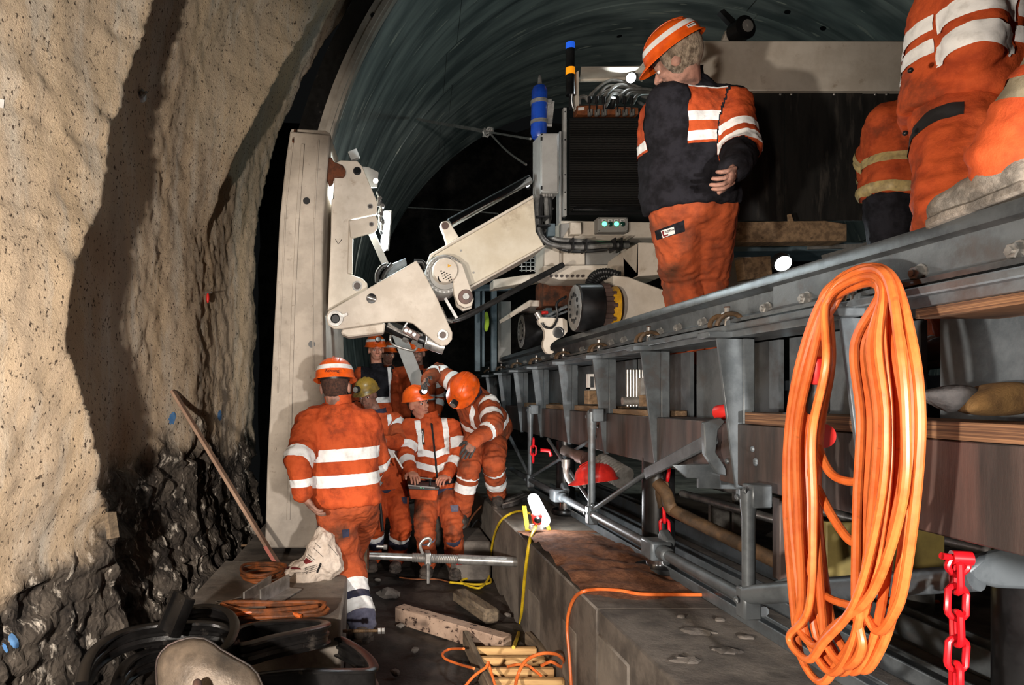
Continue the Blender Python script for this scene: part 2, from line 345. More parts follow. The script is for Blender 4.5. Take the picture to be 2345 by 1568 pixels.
# --- concrete shoulder (platform) under the steel girder: four cast slabs
PX, PZ = .97, CZ-.935
pf = thing('platform_floor', 'raised grey concrete shoulder under the steel rail girder', None, (PX, 3, 0), kind='structure')
for k, (a, b) in enumerate(((.6, 2.995), (3.005, 4.675), (4.685, 7.2), (7.21, 12))):
    mb = MB(); dz = (.0, -.004, -.012, -.02)[k]
    mb.box(PX-(.0, .006, 0, .01)[k], 4.2, a, b, -.05, PZ+dz); mb.build('slab', (CONCD, CONCD, CONCW, CONCD)[k], pf, bevel=.008)
mb = MB()
for y, h, z0, z1 in ((1.7, .5, .0, .3), (2.62, .36, .0, PZ-.1), (3.3, .25, .1, .4), (4.05, .3, .0, .33)): mb.box(PX-.009, PX+.01, y, y+h, z0, z1)
mb.build('rough_cast_patch', CONCW, pf, bevel=.008)
for (px, py, s) in ((1600, 1447, .07), (1665, 1490, .06), (1570, 1512, .06), (1707, 1460, .03), (1650, 1420, .025), (1560, 1413, .02)):
    d = -(PZ-CZ)*F/(py-VY); q = P(px, py, d); mb = MB(); mb.ell(q, (s, s*.6, .012), None, 16, 6); mb.v = [tuple(V(p)+V((noise.noise(V(p)*38), noise.noise(V(p)*41+V((4, 0, 0))), .3*noise.noise(V(p)*29)))*s*.45) for p in mb.v]; mb.build('concrete_lump', CONCD, pf, smooth=25)
# --- step of concrete at the far end of the trench, where the rear men stand
mb = MB(); mb.box(-1.0, .96, 6.95, 12, -.05, .42); mb.box(-.5, .3, 6.7, 6.97, -.05, .27)
mb.build('floor_step', CONCD, None, bevel=.02, kind='structure', label='dark concrete step closing the far end of the trench')
# --- far rock face
vs, fs = grid_mesh(lambda i, j: (-4+.8*i, 23+.8*fbm(V((i*.5, j*.5, 2)), 3), -3+.8*j), 26, 18)
mb = MB(); mb.add(vs, fs); mb.build('wall_back', MUD, None, smooth=180, kind='structure', label='dark rock face far down the tunnel')
# --- lining rings of precast segments
def lining_mat():
    m = bpy.data.materials.new('lining_concrete'); m.use_nodes = True; N = m.node_tree.nodes; L = m.node_tree.links; b = N['Principled BSDF']
    b.inputs['Roughness'].default_value = .7
    uv = N.new('ShaderNodeUVMap'); uv.uv_map = 'UV'
    def nz(st, lo, hi, det=5):
        mp = N.new('ShaderNodeMapping'); mp.inputs['Scale'].default_value = st; L.new(uv.outputs[0], mp.inputs[0])
        n = N.new('ShaderNodeTexNoise'); n.inputs['Scale'].default_value = 1; n.inputs['Detail'].default_value = det; L.new(mp.outputs[0], n.inputs['Vector'])
        r = N.new('ShaderNodeMapRange'); r.inputs[1].default_value = lo; r.inputs[2].default_value = hi; L.new(n.outputs[0], r.inputs[0]); return r.outputs[0]
    def mx(f, a, c):
        x = N.new('ShaderNodeMix'); x.data_type = 'RGBA'; L.new(f, x.inputs[0])
        for i, q in ((6, a), (7, c)):
            if isinstance(q, tuple): x.inputs[i].default_value = (*q, 1)
            else: L.new(q, x.inputs[i])
        return x.outputs[2]
    c = mx(nz((.7, 3, 1), .38, .62), C(160, 168, 163), C(104, 113, 112))
    c = mx(nz((.4, 5, 1), .54, .74), c, C(86, 92, 92))
    c = mx(nz((1.5, 11, 1), .65, .69, 2), c, C(190, 192, 180))
    L.new(c, b.inputs['Base Color']); return m
LINING = lining_mat()
RIN, TH = 5.0, .3
def arc_seg(d0, d1, a0, a1, r0, r1, n=16, dx=0):
    """curved block between angles a0<a1 (deg), depths d0<d1, radii r0<r1"""
    vs = []; fs = []; uvs = []
    for k in range(n+1):
        a = R(a0+(a1-a0)*k/n)
        for d, r in ((d0, r0), (d1, r0), (d1, r1), (d0, r1)):
            vs.append((cx(d)+dx+r*math.cos(a), d, ZC+r*math.sin(a))); uvs.append((RIN*a, d+(r-r0)))
    for k in range(n):
        for q in range(4): fs.append((k*4+q, k*4+(q+1) % 4, k*4+4+(q+1) % 4, k*4+4+q))
    fs += [(0, 1, 2, 3), (n*4+3, n*4+2, n*4+1, n*4)]
    return vs, fs, uvs
ceil = thing('ceiling', 'arched tunnel lining of grey precast concrete rings', None, (cx(7), 7, ZC), kind='structure')
D0, PITCH = 7.0, 1.3
for k in range(6):
    jo = -6 if k % 2 else 0
    for a0, a1 in ((-22, 20), (20, 75), (75, 135), (135, 180), (180, 212)):
        g = .07
        b0 = a0+(jo if a0 in (20, 75, 135, 180) else 0)*.35; b1 = a1+(jo if a1 in (20, 75, 135, 180) else 0)*.35
        vs, fs, uvs = arc_seg(D0+k*PITCH+.006, D0+(k+1)*PITCH-.006, b0+g, b1-g, RIN+.008*((k*7+a0) % 3-1), RIN+TH, 18)
        mb = MB(); mb.add(vs, fs); o = mb.build('lining_segment', LINING, ceil, smooth=30)
        u = o.data.uv_layers.new(name='UV')
        for lp in o.data.loops: u.data[lp.index].uv = (uvs[lp.vertex_index][0]+k*3.1, uvs[lp.vertex_index][1])
# front rubber gasket and pale edge of the first ring
for nm, r0, r1, d0, d1, m in (('ring_gasket', 5.16, 5.36, 6.93, 7.0, RUB), ('ring_front_edge', 5.0, 5.16, 6.9, 7.0, CONC), ('ring_inner_lip', 5.03, 5.08, 6.87, 6.92, CONC)):
    vs, fs, uvs = arc_seg(d0, d1, 60, 205, r0, r1, 60); mb = MB(); mb.add(vs, fs); mb.build(nm, m, ceil, smooth=30)
mb = MB()
for a in (170.5, 150, 135): 
    q = V((cx(6.9)+5.09*math.cos(R(a)), 6.9, ZC+5.09*math.sin(R(a)))); mb.cyl(q, q-V((0, .012, 0)), .028, 14)
mb.build('bolt_hole', BLK, ceil)
for k in range(1, 6):        # dowel sockets in the crown
    for a in (62, 69, 82, 95):
        d = D0+k*PITCH-.3; q = V((cx(d)+4.995*math.cos(R(a)), d, ZC+4.995*math.sin(R(a)))); ax = V((math.cos(R(a)), 0, math.sin(R(a))))
        mb = MB(); mb.lathe([(.045, -.01), (.045, .03), (.03, .03)], q, ax, 12); mb.build('dowel_socket', BLK, ceil)
# --- concrete plinth at the left
bk = thing('concrete_plinth', 'low concrete plinth beside the rock wall carrying the paper sack', 'plinth', (-.6, 4, 0))
mb = MB(); mb.box(-1.02, -.18, 3.36, 4.55, 0, .45); mb.build('body', CONCW, bk, bevel=.012)
mb = MB(); mb.box(-.98, -.185, 4.56, 6.6, 0, .44); mb.build('rear_block', CONCD, bk, bevel=.012)
mb = MB(); mb.box(-.18, -.1, 3.4, 4.6, 0, .1); mb.build('footing', CONCD, bk, bevel=.01)
# ================================================================ RAIL GIRDER
GX = 1.4                                            # face of the girder
ZT = CZ+.427                                        # rail top
GD = [1.15, 1.95, 2.66, 3.43, 4.2, 5.0, 5.85, 6.65, 7.5, 8.35]     # gusset frames
gir = thing('rail_girder', 'dark steel girder carrying the machine rail above the concrete shoulder', 'girder', (1.5, 4, PZ))
mb = MB()
prof = [(-.0, 0), (.066, 0), (.072, -.008), (.072, -.034), (.05, -.048), (.044, -.052), (.044, -.115), (.06, -.125), (.1, -.135), (.1, -.148), (-.03, -.148), (-.03, -.135), (.016, -.125), (.028, -.115), (.028, -.052), (.02, -.048), (-.004, -.034), (-.004, -.008)]
for d0, d1 in ((.7, 9.45),): mb.prism([(1.39+x, d0, ZT+z) for x, z in prof], (0, d1-d0, 0))
rail = mb.build('rail', RAILM, gir, smooth=50)
mb = MB(); mb.prism([(1.402+x, .7, ZT+z) for x, z in ((0, -.012), (.014, -.004), (.014, -.148), (-.008, -.148), (-.008, -.128), (0, -.12))], (0, 1.72, 0)); fish = mb.build('splice_plate', STEEL, gir, smooth=40, bevel=.003)
b0 = None
for px, s in ((2335, 1.15), (2108, 1.1), (1848, 1), (1748, 1), (1604, .95), (1548, .95), (1507, .95), (1425, .95), (1396, .95), (1330, .95), (1295, .95), (1262, .95), (1240, .9), (1200, .9), (1180, .9), (1160, .9), (1142, .9)):
    d = GX*F/(px-VX)
    x = 1.402 if d < 2.42 else 1.418
    if b0 is None:
        mb = MB(); q = V((x, d, CZ+.315)); mb.lathe([(.024, 0), (.024, .004)], q, (-1, 0, 0), 14); mb.hexa(q-V((.003, 0, 0)), (-1, 0, 0), .019, .02); mb.cyl(q-V((.02, 0, 0)), q-V((.028, 0, 0)), .009, 10)
        b0 = mb.build('rail_bolt', GALV, gir); bd = (x, d)
    else: copy_child(b0, gir, (x-bd[0], d-bd[1], 0))
# raised maker's letters on the rail web
def text_obj(name, s, size, m, parent, loc, rx, ext=.001, align='CENTER'):
    cu = bpy.data.curves.new(name, 'FONT'); cu.body = s; cu.size = size; cu.extrude = ext; cu.align_x = align; cu.align_y = 'CENTER'
    o = bpy.data.objects.new(name, cu); COL.objects.link(o)
    dg = bpy.context.evaluated_depsgraph_get(); me = bpy.data.meshes.new_from_object(o.evaluated_get(dg)); bpy.data.objects.remove(o)
    me.transform(Matrix.Translation(V(loc)-OFF[parent]) @ rx.to_4x4()); me.materials.clear()
    return link(name, me, m, parent, OFF[parent], smooth=0)
rot_left = Matrix(((0, 0, -1), (-1, 0, 0), (0, 1, 0)))       # text facing -X, reading towards the camera
text_obj('rolled_lettering', 'XI UIC', .034, STEEL, gir, (1.417, 2.98, CZ+.313), rot_left, .002)
# flanges, web panels, shelf and lower beam bay by bay
mb = MB(); mb.box(1.33, 1.55, .7, 9.3, CZ+.245, CZ+.268); mb.build('top_flange', STEEL, gir, bevel=.004)
mb = MB(); mb.box(1.36, 1.55, .7, 9.3, CZ+.222, CZ+.245); mb.build('flange_packing', STEEL, gir)
cl0 = None
for k, d in enumerate(GD):
    mb = MB(); mb.prism([(1.325, d, CZ+.222), (1.425, d, CZ+.222), (1.425, d, CZ-.36), (1.398, d, CZ-.36)], (0, .014, 0)); mb.build('gusset', STEEL, gir, bevel=.002)
    mb = MB(); mb.box(1.425, 1.47, d-.005, d+.055, CZ-.34, CZ+.222); mb.box(1.44, 1.455, d+.055, d+.075, CZ-.1, CZ+.222); mb.build('stiffener', STEEL, gir, bevel=.004)
    mb = MB(); mb.box(1.27, 1.47, d-.045, d+.05, CZ+.222, CZ+.246); mb.box(1.355, 1.39, d-.03, d+.005, CZ+.246, CZ+.29); mb.build('cap_plate', STEEL, gir, bevel=.003)
    if cl0 is None:
        c = V((1.365, d, CZ+.268)); mb = MB()
        for s in (-1, 1):
            pts = [c+V((-.055+.03*math.cos(a)*0, s*.028, 0))+V((.05*(1-math.cos(a)), s*.012*math.sin(a), .046*math.sin(a))) for a in [PI*i/10 for i in range(11)]]
            mb.tube(pts, .0095, 8)
        mb.tube([c+V((.045, -.028, .0)), c+V((.05, 0, .012)), c+V((.045, .028, 0))], .0095, 8)
        cl0 = mb.build('spring_clip', BROWNT, gir); cd = d
        mb = MB(); mb.hexa(c+V((-.002, 0, .03)), (0, 0, 1), .02, .026); mb.cyl(c+V((-.002, 0, 0)), c+V((-.002, 0, .075)), .011, 10); cb0 = mb.build('clip_bolt', GALV, cl0)
        mb = MB(); mb.cyl(c+V((-.002, 0, .073)), c+V((-.002, 0, .078)), .0112, 10); mb.build('rust_tip', RUST, cl0)
    else:
        c2 = copy_child(cl0, gir, (0, d-cd, 0))
        for ch in cl0.children:
            e = ch.copy(); COL.objects.link(e); e.parent = c2; OFF[e] = OFF[ch]
for a, b in zip(GD, GD[1:]+[9.3]):
    mb = MB(); mb.box(1.6, 1.62, a+.06, b-.01, CZ-.11, CZ+.222); mb.build('web_panel', STEEL, gir)
    mb = MB(); mb.box(1.405+.004*(a > 3), 1.66, a+.03, b+.025, CZ-.35, CZ-.11); mb.build('lower_beam', STEELB, gir, bevel=.004)
mb = MB(); mb.box(1.6, 1.62, .7, 1.15, CZ-.11, CZ+.222); mb.build('web_panel', STEEL, gir)
mb = MB(); mb.box(1.405, 1.66, .7, 1.17, CZ-.35, CZ-.11); mb.build('lower_beam', STEELB, gir)
# rivets on the brown beam
for px, py in ((1718, 1028), (1725, 1055), (1365, 976), (1360, 1000), (1630, 1052), (1660, 1056), (1725, 1060)):
    d = 1.395*F/(px-VX); q = P(px, py, d); q.x = 1.404; mb = MB(); mb.ell(q, (.008, .012, .012), None, 8, 6); mb.build('rivet', STEEL, gir)
# ---- support frame under the girder
fr = thing('support_frame', 'grey tubular steel frame of posts and braces below the girder', 'frame', (1.3, 3, PZ))
FX, FZ = 1.3, CZ-.715
mb = MB(); mb.cyl((FX, 2.36, FZ), (FX, 6.6, FZ), .024, 14); mb.build('lower_tube', STEEL, fr)
mb = MB(); mb.cyl((FX+.06, 2.4, FZ-.045), (FX+.06, 6.6, FZ-.045), .018, 12); mb.build('second_tube', STEEL, fr)
for d in (3.18, 4.9):
    mb = MB(); mb.obox((FX, d, FZ), (.1, .13, .09)); mb.cyl((FX, d-.14, FZ), (FX, d-.06, FZ), .034, 14); mb.cyl((FX, d+.06, FZ), (FX, d+.12, FZ), .034, 14)
    mb.obox((FX+.045, d, FZ+.03), (.05, .09, .09), Matrix.Rotation(.5, 3, 'X')); mb.build('coupler', STEEL, fr, bevel=.012, seg=2)
for d, zt in ((2.39, CZ-.33), (4.14, CZ-.1), (5.8, CZ-.1)):
    mb = MB(); mb.lathe([(.022, 0), (.022, (zt-FZ)*.75), (.027, (zt-FZ)*.85), (.03, zt-FZ)], (FX, d, FZ), (0, 0, 1), 14); mb.build('post', STEEL, fr)
    mb = MB(); mb.obox((FX, d, FZ-.01), (.062, .062, .11)); mb.cyl((FX-.05, d, FZ), (FX-.036, d, FZ), .016, 6); mb.build('foot_joint', STEEL, fr, bevel=.01)
    mb = MB(); mb.obox((FX+.03, d, zt-.02), (.07, .07, .08)); mb.cyl((FX-.03, d-.02, zt), (FX-.02, d-.02, zt), .014, 6); mb.cyl((FX-.03, d+.03, zt-.03), (FX-.02, d+.03, zt-.03), .014, 6); mb.build('head_joint', STEEL, fr, bevel=.008)
def brace(a, b, r, nm='brace', m=STEEL): mb = MB(); mb.cyl(a, b, r, 12); return mb.build(nm, m, fr)
brace((FX, 4.1, FZ+.03), P(1482, 1082, 3.55), .014)
mb = MB(); mb.bar(P(1478, 1085, 3.5), P(1640, 1000, 2.75), .016, .06); mb.build('flat_brace', STEEL, fr, bevel=.006)
mb = MB(); mb.prism([P(x, y, 2.74) for x, y in ((1612, 968), (1650, 955), (1662, 965), (1645, 985), (1640, 1035), (1665, 1075), (1665, 1090), (1645, 1085), (1615, 1040))], (0, .03, 0)); mb.build('bracket_plate', STEEL, fr, bevel=.004)
mb = MB(); mb.plate([(1540, 1065), (1755, 1060), (1755, 1140), (1690, 1140), (1690, 1120), (1600, 1118), (1600, 1095), (1575, 1095)], 2.8, .02); mb.build('cleat_plate', STEEL, fr, bevel=.003)
for x, y in ((1660, 1052), (1678, 1056), (1703, 1056), (1726, 1062), (1675, 1090), (1710, 1100)):
    mb = MB(); q = P(x, y, 2.79); mb.hexa(q, (0, -1, 0), .016, .016); mb.build('bolt', STEEL, fr)
brace((FX, 5.75, FZ+.03), (FX+.12, 4.55, CZ-.3), .012)
brace((FX, 4.1, FZ+.05), P(1255, 1005, 5.2), .012)
brace((FX, 5.8, FZ+.02), P(1160, 985, 6.5), .016)
brace((FX, 2.36, FZ+.03), (FX+.17, 2.3, FZ+.12), .013)
# inclined near tube with flattened end, running to the front jack
a, b = P(1712, 1362, 2.38), P(2235, 1322, 1.72)
mb = MB(); mb.lathe([(.03, 0), (.034, .06), (.034, (b-a).length)], a, b-a, 16); mb.build('inclined_tube', STEEL, fr)
mb = MB(); mb.prism([P(x, y, 1.72) for x, y in ((2205, 1315), (2250, 1275), (2300, 1262), (2380, 1255), (2380, 1352), (2290, 1348), (2235, 1335))], (0, .035, 0)); mb.build('flattened_end', STEEL, fr, bevel=.01, seg=2)
mb = MB(); mb.bar(P(1512, 1105, 3.55), P(1525, 1160, 3.5), .05, .06); mb.tube(spline([P(1505, 1105, 3.55), P(1525, 1130, 3.5), P(1535, 1160, 3.46), P(1560, 1178, 3.4), P(1790, 1290, 2.75)], 5), .032, 14); mb.build('bent_brown_tube', BROWNT, fr)
# ---- hydraulic jacks with red chains
def jack(x, d, r, ztop, label):
    t = thing('hydraulic_jack', label, 'jack', (x, d, PZ), 'support jacks under the girder')
    mb = MB(); mb.lathe([(r, .1), (r, ztop-PZ)], (x, d, PZ), (0, 0, 1), 28); mb.build('cylinder', GLOSSBLK, t)
    mb = MB(); mb.lathe([(r*.75, .04), (r*.75, .1)], (x, d, PZ), (0, 0, 1), 20); mb.build('rod', CHROME, t)
    mb = MB(); mb.lathe([(r*1.45, 0), (r*1.5, .015), (r*1.4, .035), (r*.9, .045)], (x, d, PZ), (0, 0, 1), 28); mb.build('base_plate', GLOSSBLK, t)
    return t
jack(1.49, 3.62, .082, CZ-.33, 'slim black hydraulic jack standing on the concrete behind the sand')
jack(1.765, 1.8, .11, CZ-.36, 'thick black hydraulic jack at the right edge with the longest red chain')
jack(1.49, 5.4, .075, CZ-.36, 'distant black hydraulic jack behind the glowing floor lamp')
def chain(pts, r, L, label, par=None):
    t = thing('chain', label, 'chain', pts[-1], 'red safety chains')
    tot = 0; sp = [V(p) for p in pts]; seg = [(b-a).length for a, b in zip(sp, sp[1:])]; n = int(sum(seg)/(L*.72)); 
    def at(s):
        for (a, b), l in zip(zip(sp, sp[1:]), seg):
            if s <= l: return a+(b-a)*s/l, (b-a).normalized()
            s -= l
        return sp[-1], (sp[-1]-sp[-2]).normalized()
    for i in range(n):
        c, dr = at((i+.5)*L*.72); u = V((1, 0, 0)) if i % 2 else V((.35, .94, 0)); u = (u-dr*u.dot(dr)).normalized()
        path = []
        for k in range(14):
            a_ = 2*PI*k/14; path.append(c+u*math.cos(a_)*L*.27+dr*(math.sin(a_)*L*.22+(L*.24 if math.sin(a_) > 0 else -L*.24)))
        mb = MB(); mb.tube(path, r, 8, closed=True); mb.build('link', REDP, t)
    return t
t = chain([P(2190, 1290, 1.72), P(2192, 1450, 1.7), P(2188, 1640, 1.7)], .0078, .088, 'long red chain hanging from a red shackle in front of the thick jack')
mb = MB(); q = P(2197, 1276, 1.72); mb.cyl(q-V((.02, .0, 0)), q+V((.02, -.012, 0)), .018, 16); mb.tube(spline([q+V((-.02, 0, 0)), q+V((-.03, 0, -.025)), q+V((-.005, 0, -.045)), q+V((.02, 0, -.025)), q+V((.015, 0, 0))], 4), .008, 8); mb.cyl(q-V((.045, 0, -.004)), q-V((.02, 0, 0)), .009, 10); mb.build('shackle', REDP, t)
chain([P(1520, 1165, 3.5), P(1522, 1205, 3.5), P(1526, 1240, 3.5)], .008, .085, 'short red chain at the foot of the slim jack')
chain([P(1533, 1070, 3.5), P(1528, 1105, 3.5)], .008, .085, 'red chain end hooked at the top of the slim jack')
chain([P(1222, 1005, 5.5), P(1221, 1062, 5.5)], .007, .085, 'small far red chain behind the rear frame post')
# steel channels lying on the shoulder under the girder
ch = 0
for (x, w, h, lab) in ((1.5, .07, .05, 'nearest long steel channel on the concrete under the girder'), (1.72, .09, .06, 'middle long steel channel on the concrete under the girder'), (2.0, .1, .1, 'far long steel beam on the concrete behind the jacks')):
    mb = MB(); mb.prism([(x+a, 0, PZ+b) for a, b in ((0, 0), (w, 0), (w, h), (w*.85, h), (w*.85, .012), (w*.15, .012), (w*.15, h), (0, h))], (0, 5.6, 0)); 
    mb.v = [(a, b+1.2+.05*i_ % 1*0, c) for i_, (a, b, c) in enumerate(mb.v)]
    mb.build('steel_channel', STEEL, None, bevel=.003, label=lab, cat='beam')
for (dx, z, lab) in ((2.35, PZ+.34, 'upper bright pipe behind the support frame'), (2.2, PZ+.27, 'lower bright pipe behind the support frame')):
    mb = MB(); mb.cyl((dx, 2.6, z), (dx-.1, 4.7, z-.01), .025, 14)
    for yy in (2.9, 4.3): mb.box(dx-.1, dx+.02, yy, yy+.03, PZ+.0, z)
    mb.build('steel_pipe', GALV, None, label=lab, cat='pipe')
mb = MB(); mb.plate([(1893, 1195), (2165, 1200), (2165, 1312), (1893, 1352)], 2.35, .03); o = mb.build('olive_panel', OLV, None, bevel=.004, label='olive painted panel standing behind the orange cable coil', cat='panel')
mb = MB(); mb.plate([(1786, 1140), (1818, 1142), (1818, 1330), (1786, 1330)], 2.5, .05); mb.build('upright_steel_bar', STEELB, None, bevel=.004, label='brown upright steel bar left of the olive panel', cat='bar')
# ---- far steel frame at track end, pipes and valve under the girder
t = thing('pipe_run', 'grey plastic pipe with elbow and white corrugated hose under the girder', 'pipe', P(1300, 1100, 4.6))
mb = MB(); mb.tube(spline([P(1296, 1060, 4.6), P(1298, 1085, 4.6), P(1310, 1105, 4.6), P(1340, 1110, 4.6)], 5), .022, 12); mb.cyl(P(1296, 1052, 4.6), P(1296, 1070, 4.6), .028, 14); mb.build('elbow', ALU, t)
mb = MB(); mb.cyl(P(1290, 1030, 4.65), P(1340, 1050, 4.5), .034, 14); mb.cyl(P(1325, 1044, 4.55), P(1340, 1050, 4.5), .045, 14); mb.build('valve_body', STEELB, t)
mb = MB()
for i in range(9): a, b = P(1375+i*6, 1062+i*3.4, 4.3), P(1380+i*6, 1066+i*3.4, 4.28); mb.cyl(a, b, .075, 16)
mb.build('corrugated_hose', ALU, t)
mb = MB(); mb.tube([P(1238, 1030, 5.0), P(1258, 1032, 5.0), P(1262, 1044, 5.0)], .014, 8); mb.build('red_lever', REDP, t)
# ---- shelf contents
def plug(loc, ax, label, s=1.0):
    t = thing('power_plug', label, 'plug', loc); ax = V(ax).normalized(); loc = V(loc)
    mb = MB(); mb.lathe([(.0, 0), (.03*s, 0), (.032*s, .004), (.032*s, .06*s), (.024*s, .075*s), (.02*s, .12*s), (.012*s, .135*s)], loc, ax, 18); mb.build('body', REDPL, t)
    mb = MB(); mb.lathe([(.026*s, -.001), (.026*s, -.003)], loc, ax, 16); mb.build('face', BLK, t)
    u = perp(ax); w = ax.cross(u); mb = MB()
    for k in range(5): q = loc+(u*math.cos(k*1.257)+w*math.sin(k*1.257))*.016*s; mb.cyl(q-ax*.012, q, .003*s, 8)
    mb.build('pin', CHROME, t); return t
plug((1.455, 2.92, CZ-.075), (.3, -.75, .12), 'red five-pin plug lying on the girder shelf')
mb = MB(); mb.box(1.4, 1.595, .75, 2.6, CZ-.108, CZ-.064); mb.build('plywood_board', PLY, None, bevel=.002, label='thick plywood board lying along the girder shelf', cat='board')
for a, b, z in ((3.5, 4.12, .03), (4.3, 4.92, .04), (5.1, 5.75, .035), (5.95, 6.6, .04)):
    mb = MB(); mb.box(1.42, 1.59, a, b, CZ-.109, CZ-.109+z); mb.build('timber_plank', WOOD, None, bevel=.003, label=['nearest', 'second nearest', 'third nearest', 'farthest'][int((a-3.4)/.8)]+' brown plank on the girder shelf', cat='plank', group='planks on the girder shelf')
mb = MB(); mb.box(1.38, 1.595, .75, 1.75, CZ+.196, CZ+.221); mb.v = [(x, y, z-.0) for x, y, z in mb.v]
mb.build('packing_board', PLY, None, label='plywood packing board under the girder flange at the right edge', cat='board')
# spring rack (silver rods + mesh roll) between two gussets
t = thing('conduit_bundle', 'bundle of upright silver tubes standing on the girder shelf', 'tubes', (1.5, 3.75, CZ-.1))
for i in range(6): mb = MB(); q = P(1437+i*7, 930, 3.75); mb.cyl(q, q+V((0, 0, .2)), .007, 8); mb.build('tube', ALU, t)
mb = MB(); mb.cyl(P(1425, 918, 3.72), P(1470, 918, 3.72), .022, 12); mb.build('knurled_bar', ALU, t)
mb = MB(); mb.plate([(1468, 865), (1484, 865), (1484, 925), (1468, 925)], 3.7, .06); mb.build('block', ALU, t)
mb = MB(); mb.plate([(1468, 905), (1484, 903), (1484, 930), (1468, 930)], 3.66, .03); mb.build('brass_piece', WOOD, t)
t = thing('socket_frame', 'pale square frame standing on a wooden block on the girder shelf', 'frame', P(1360, 930, 4.4))
for a in (((1347, 856), (1370, 856), (1370, 862), (1347, 862)), ((1347, 862), (1352, 862), (1352, 892), (1347, 892)), ((1347, 887), (1370, 887), (1370, 893), (1347, 893)), ((1365, 862), (1370, 862), (1370, 887), (1365, 887))):
    mb = MB(); mb.plate(a, 4.4, .04); mb.build('side', WHITEP, t)
mb = MB(); mb.plate([(1347, 894), (1369, 894), (1369, 925), (1347, 925)], 4.38, .08); mb.build('wood_block', WOOD, t)
def blob(name, m, pts_px, d, depth, label, cat, seed=0, amp=.015, parent=None):
    """soft lump: outline in px at depth d, swelling to 'depth' thickness"""
    n = len(pts_px); c = V((0, 0, 0)); pp = [P(x, y, d) for x, y in pts_px]
    for p in pp: c += p/n
    mb = MB(); vs = []; fs = []; K = 5
    for s in (-1, 1):
        for k in range(K):
            t = k/(K-1)*PI/2
            for p in pp:
                q = c+(p-c)*math.cos(t)**.6 if k < K-1 else c+(p-c)*.05
                q = V((q.x, q.y+s*depth/2*math.sin(t)**.8+depth/2, q.z)); q += V((noise.noise(q*14+V((seed, 0, 0))), noise.noise(q*14+V((0, seed, 5))), noise.noise(q*17+V((9, seed, 0)))))*amp
                vs.append(q)
    for s in range(2):
        o = s*K*n
        for k in range(K-1):
            for i in range(n): fs.append((o+k*n+i, o+k*n+(i+1) % n, o+(k+1)*n+(i+1) % n, o+(k+1)*n+i))
        fs.append(tuple(o+(K-1)*n+i for i in range(n)))
    mb.add(vs, fs); bm_merge = mb.build(name, m, parent, smooth=60, label=label, cat=cat)
    bm = bmesh.new(); bm.from_mesh(bm_merge.data); bmesh.ops.remove_doubles(bm, verts=bm.verts, dist=.002); bmesh.ops.recalc_face_normals(bm, faces=bm.faces); bm.to_mesh(bm_merge.data); bm.free()
    sm = bm_merge.modifiers.new('sub', 'SUBSURF'); sm.levels = sm.render_levels = 4 if amp > .01 else 2
    if amp > .01:
        for k, (ty, ns, st) in enumerate((('VORONOI', .07, .03), ('CLOUDS', .03, .012))):
            tx = bpy.data.textures.new('crumple', ty); tx.noise_scale = ns; dm = bm_merge.modifiers.new('crumple', 'DISPLACE'); dm.texture = tx; dm.strength = st*amp/.034; dm.mid_level = .5
    return bm_merge
blob('burlap_bag', SACKB, [(2240, 950), (2242, 925), (2262, 900), (2300, 880), (2345, 868), (2400, 875), (2410, 950), (2320, 955)], 1.62, .1, 'brown burlap bag on the plywood board of the girder shelf', 'bag', 3, .006)
blob('work_cloth', SACKG, [(2132, 910), (2145, 895), (2180, 885), (2240, 882), (2275, 890), (2255, 920), (2245, 948), (2200, 945), (2165, 925)], 1.66, .08, 'dark grey crumpled cloth beside the burlap bag', 'cloth', 8, .012)
# ---- big orange cable coil hung over the second clip
t = thing('cable_coil', 'thick bright orange cable coil hanging from the girder clip', 'cable', P(1950, 1560, 1.9))
top = (1968, 640)
loops = [ # left x mid, bottom (x,y), right x mid, top offset, depth offset
 (1795, (1880, 1562), 2040, -8, 0), (1806, (1905, 1540), 2012, 4, .012), (1822, (1868, 1480), 2078, -16, .02), (1833, (1925, 1540), 1992, 12, -.012),
 (1845, (1950, 1538), 2060, -12, -.02), (1856, (1850, 1510), 2030, 0, .026), (1868, (1975, 1535), 2092, -18, -.028), (1815, (2010, 1445), 2108, -22, -.006), (1860, (1935, 1525), 1975, 18, .008)]
for i, (xl, (bx_, by), xr, to, dd) in enumerate(loops):
    D = .02+dd
    CX = lambda x, y, o: P(x, y, (1.255-o)*F/(x-VX))
    pts = [CX(1885+8*(i % 4), 690+to, D-.03), CX(top[0]-6+7*(i % 3), 638+to*.9-4, D-.06), CX(2015+9*(i % 4), 655+to, D-.03), CX(xr-18, 790, D), CX(xr-4+4*(i % 2), 960, D), CX(xr-12, 1150, D), CX((xr*.62+bx_*.38), 1150+(by-1150)*.62, D),
           CX(bx_+38, by-42, D), CX(bx_, by, D), CX(bx_-42, by-50, D), CX((xl*.7+bx_*.3), 1150+(by-1150)*.66, D), CX(xl+6, 1170, D), CX(xl+10-3*(i % 3), 990, D), CX(xl+36, 830, D)]
    mb = MB(); mb.tube(spline(pts, 9, True), .0108, 10, closed=True); mb.build('cable_loop', CABO, t)
for pts in ([(1868, 800), (1862, 900), (1868, 1000), (1900, 1080), (1950, 1103), (1985, 1092)], [(1838, 1010), (1860, 1090), (1905, 1180), (1950, 1240), (1975, 1225)], [(2098, 1080), (2080, 1150), (2040, 1220), (2030, 1245)]):
    mb = MB(); mb.tube(spline([P(x, y, 1.26*F/(x-VX)) for x, y in pts], 8), .0118, 10); mb.build('cable_end', CABO, t)
mb = MB(); mb.lathe([(.02, 0), (.022, .05), (.026, .06), (.03, .075), (.03, .12), (.026, .125)], P(1872, 850, 1.93), V((.2, .3, -1)), 16); pl = mb.build('plug_housing', BLK, t)
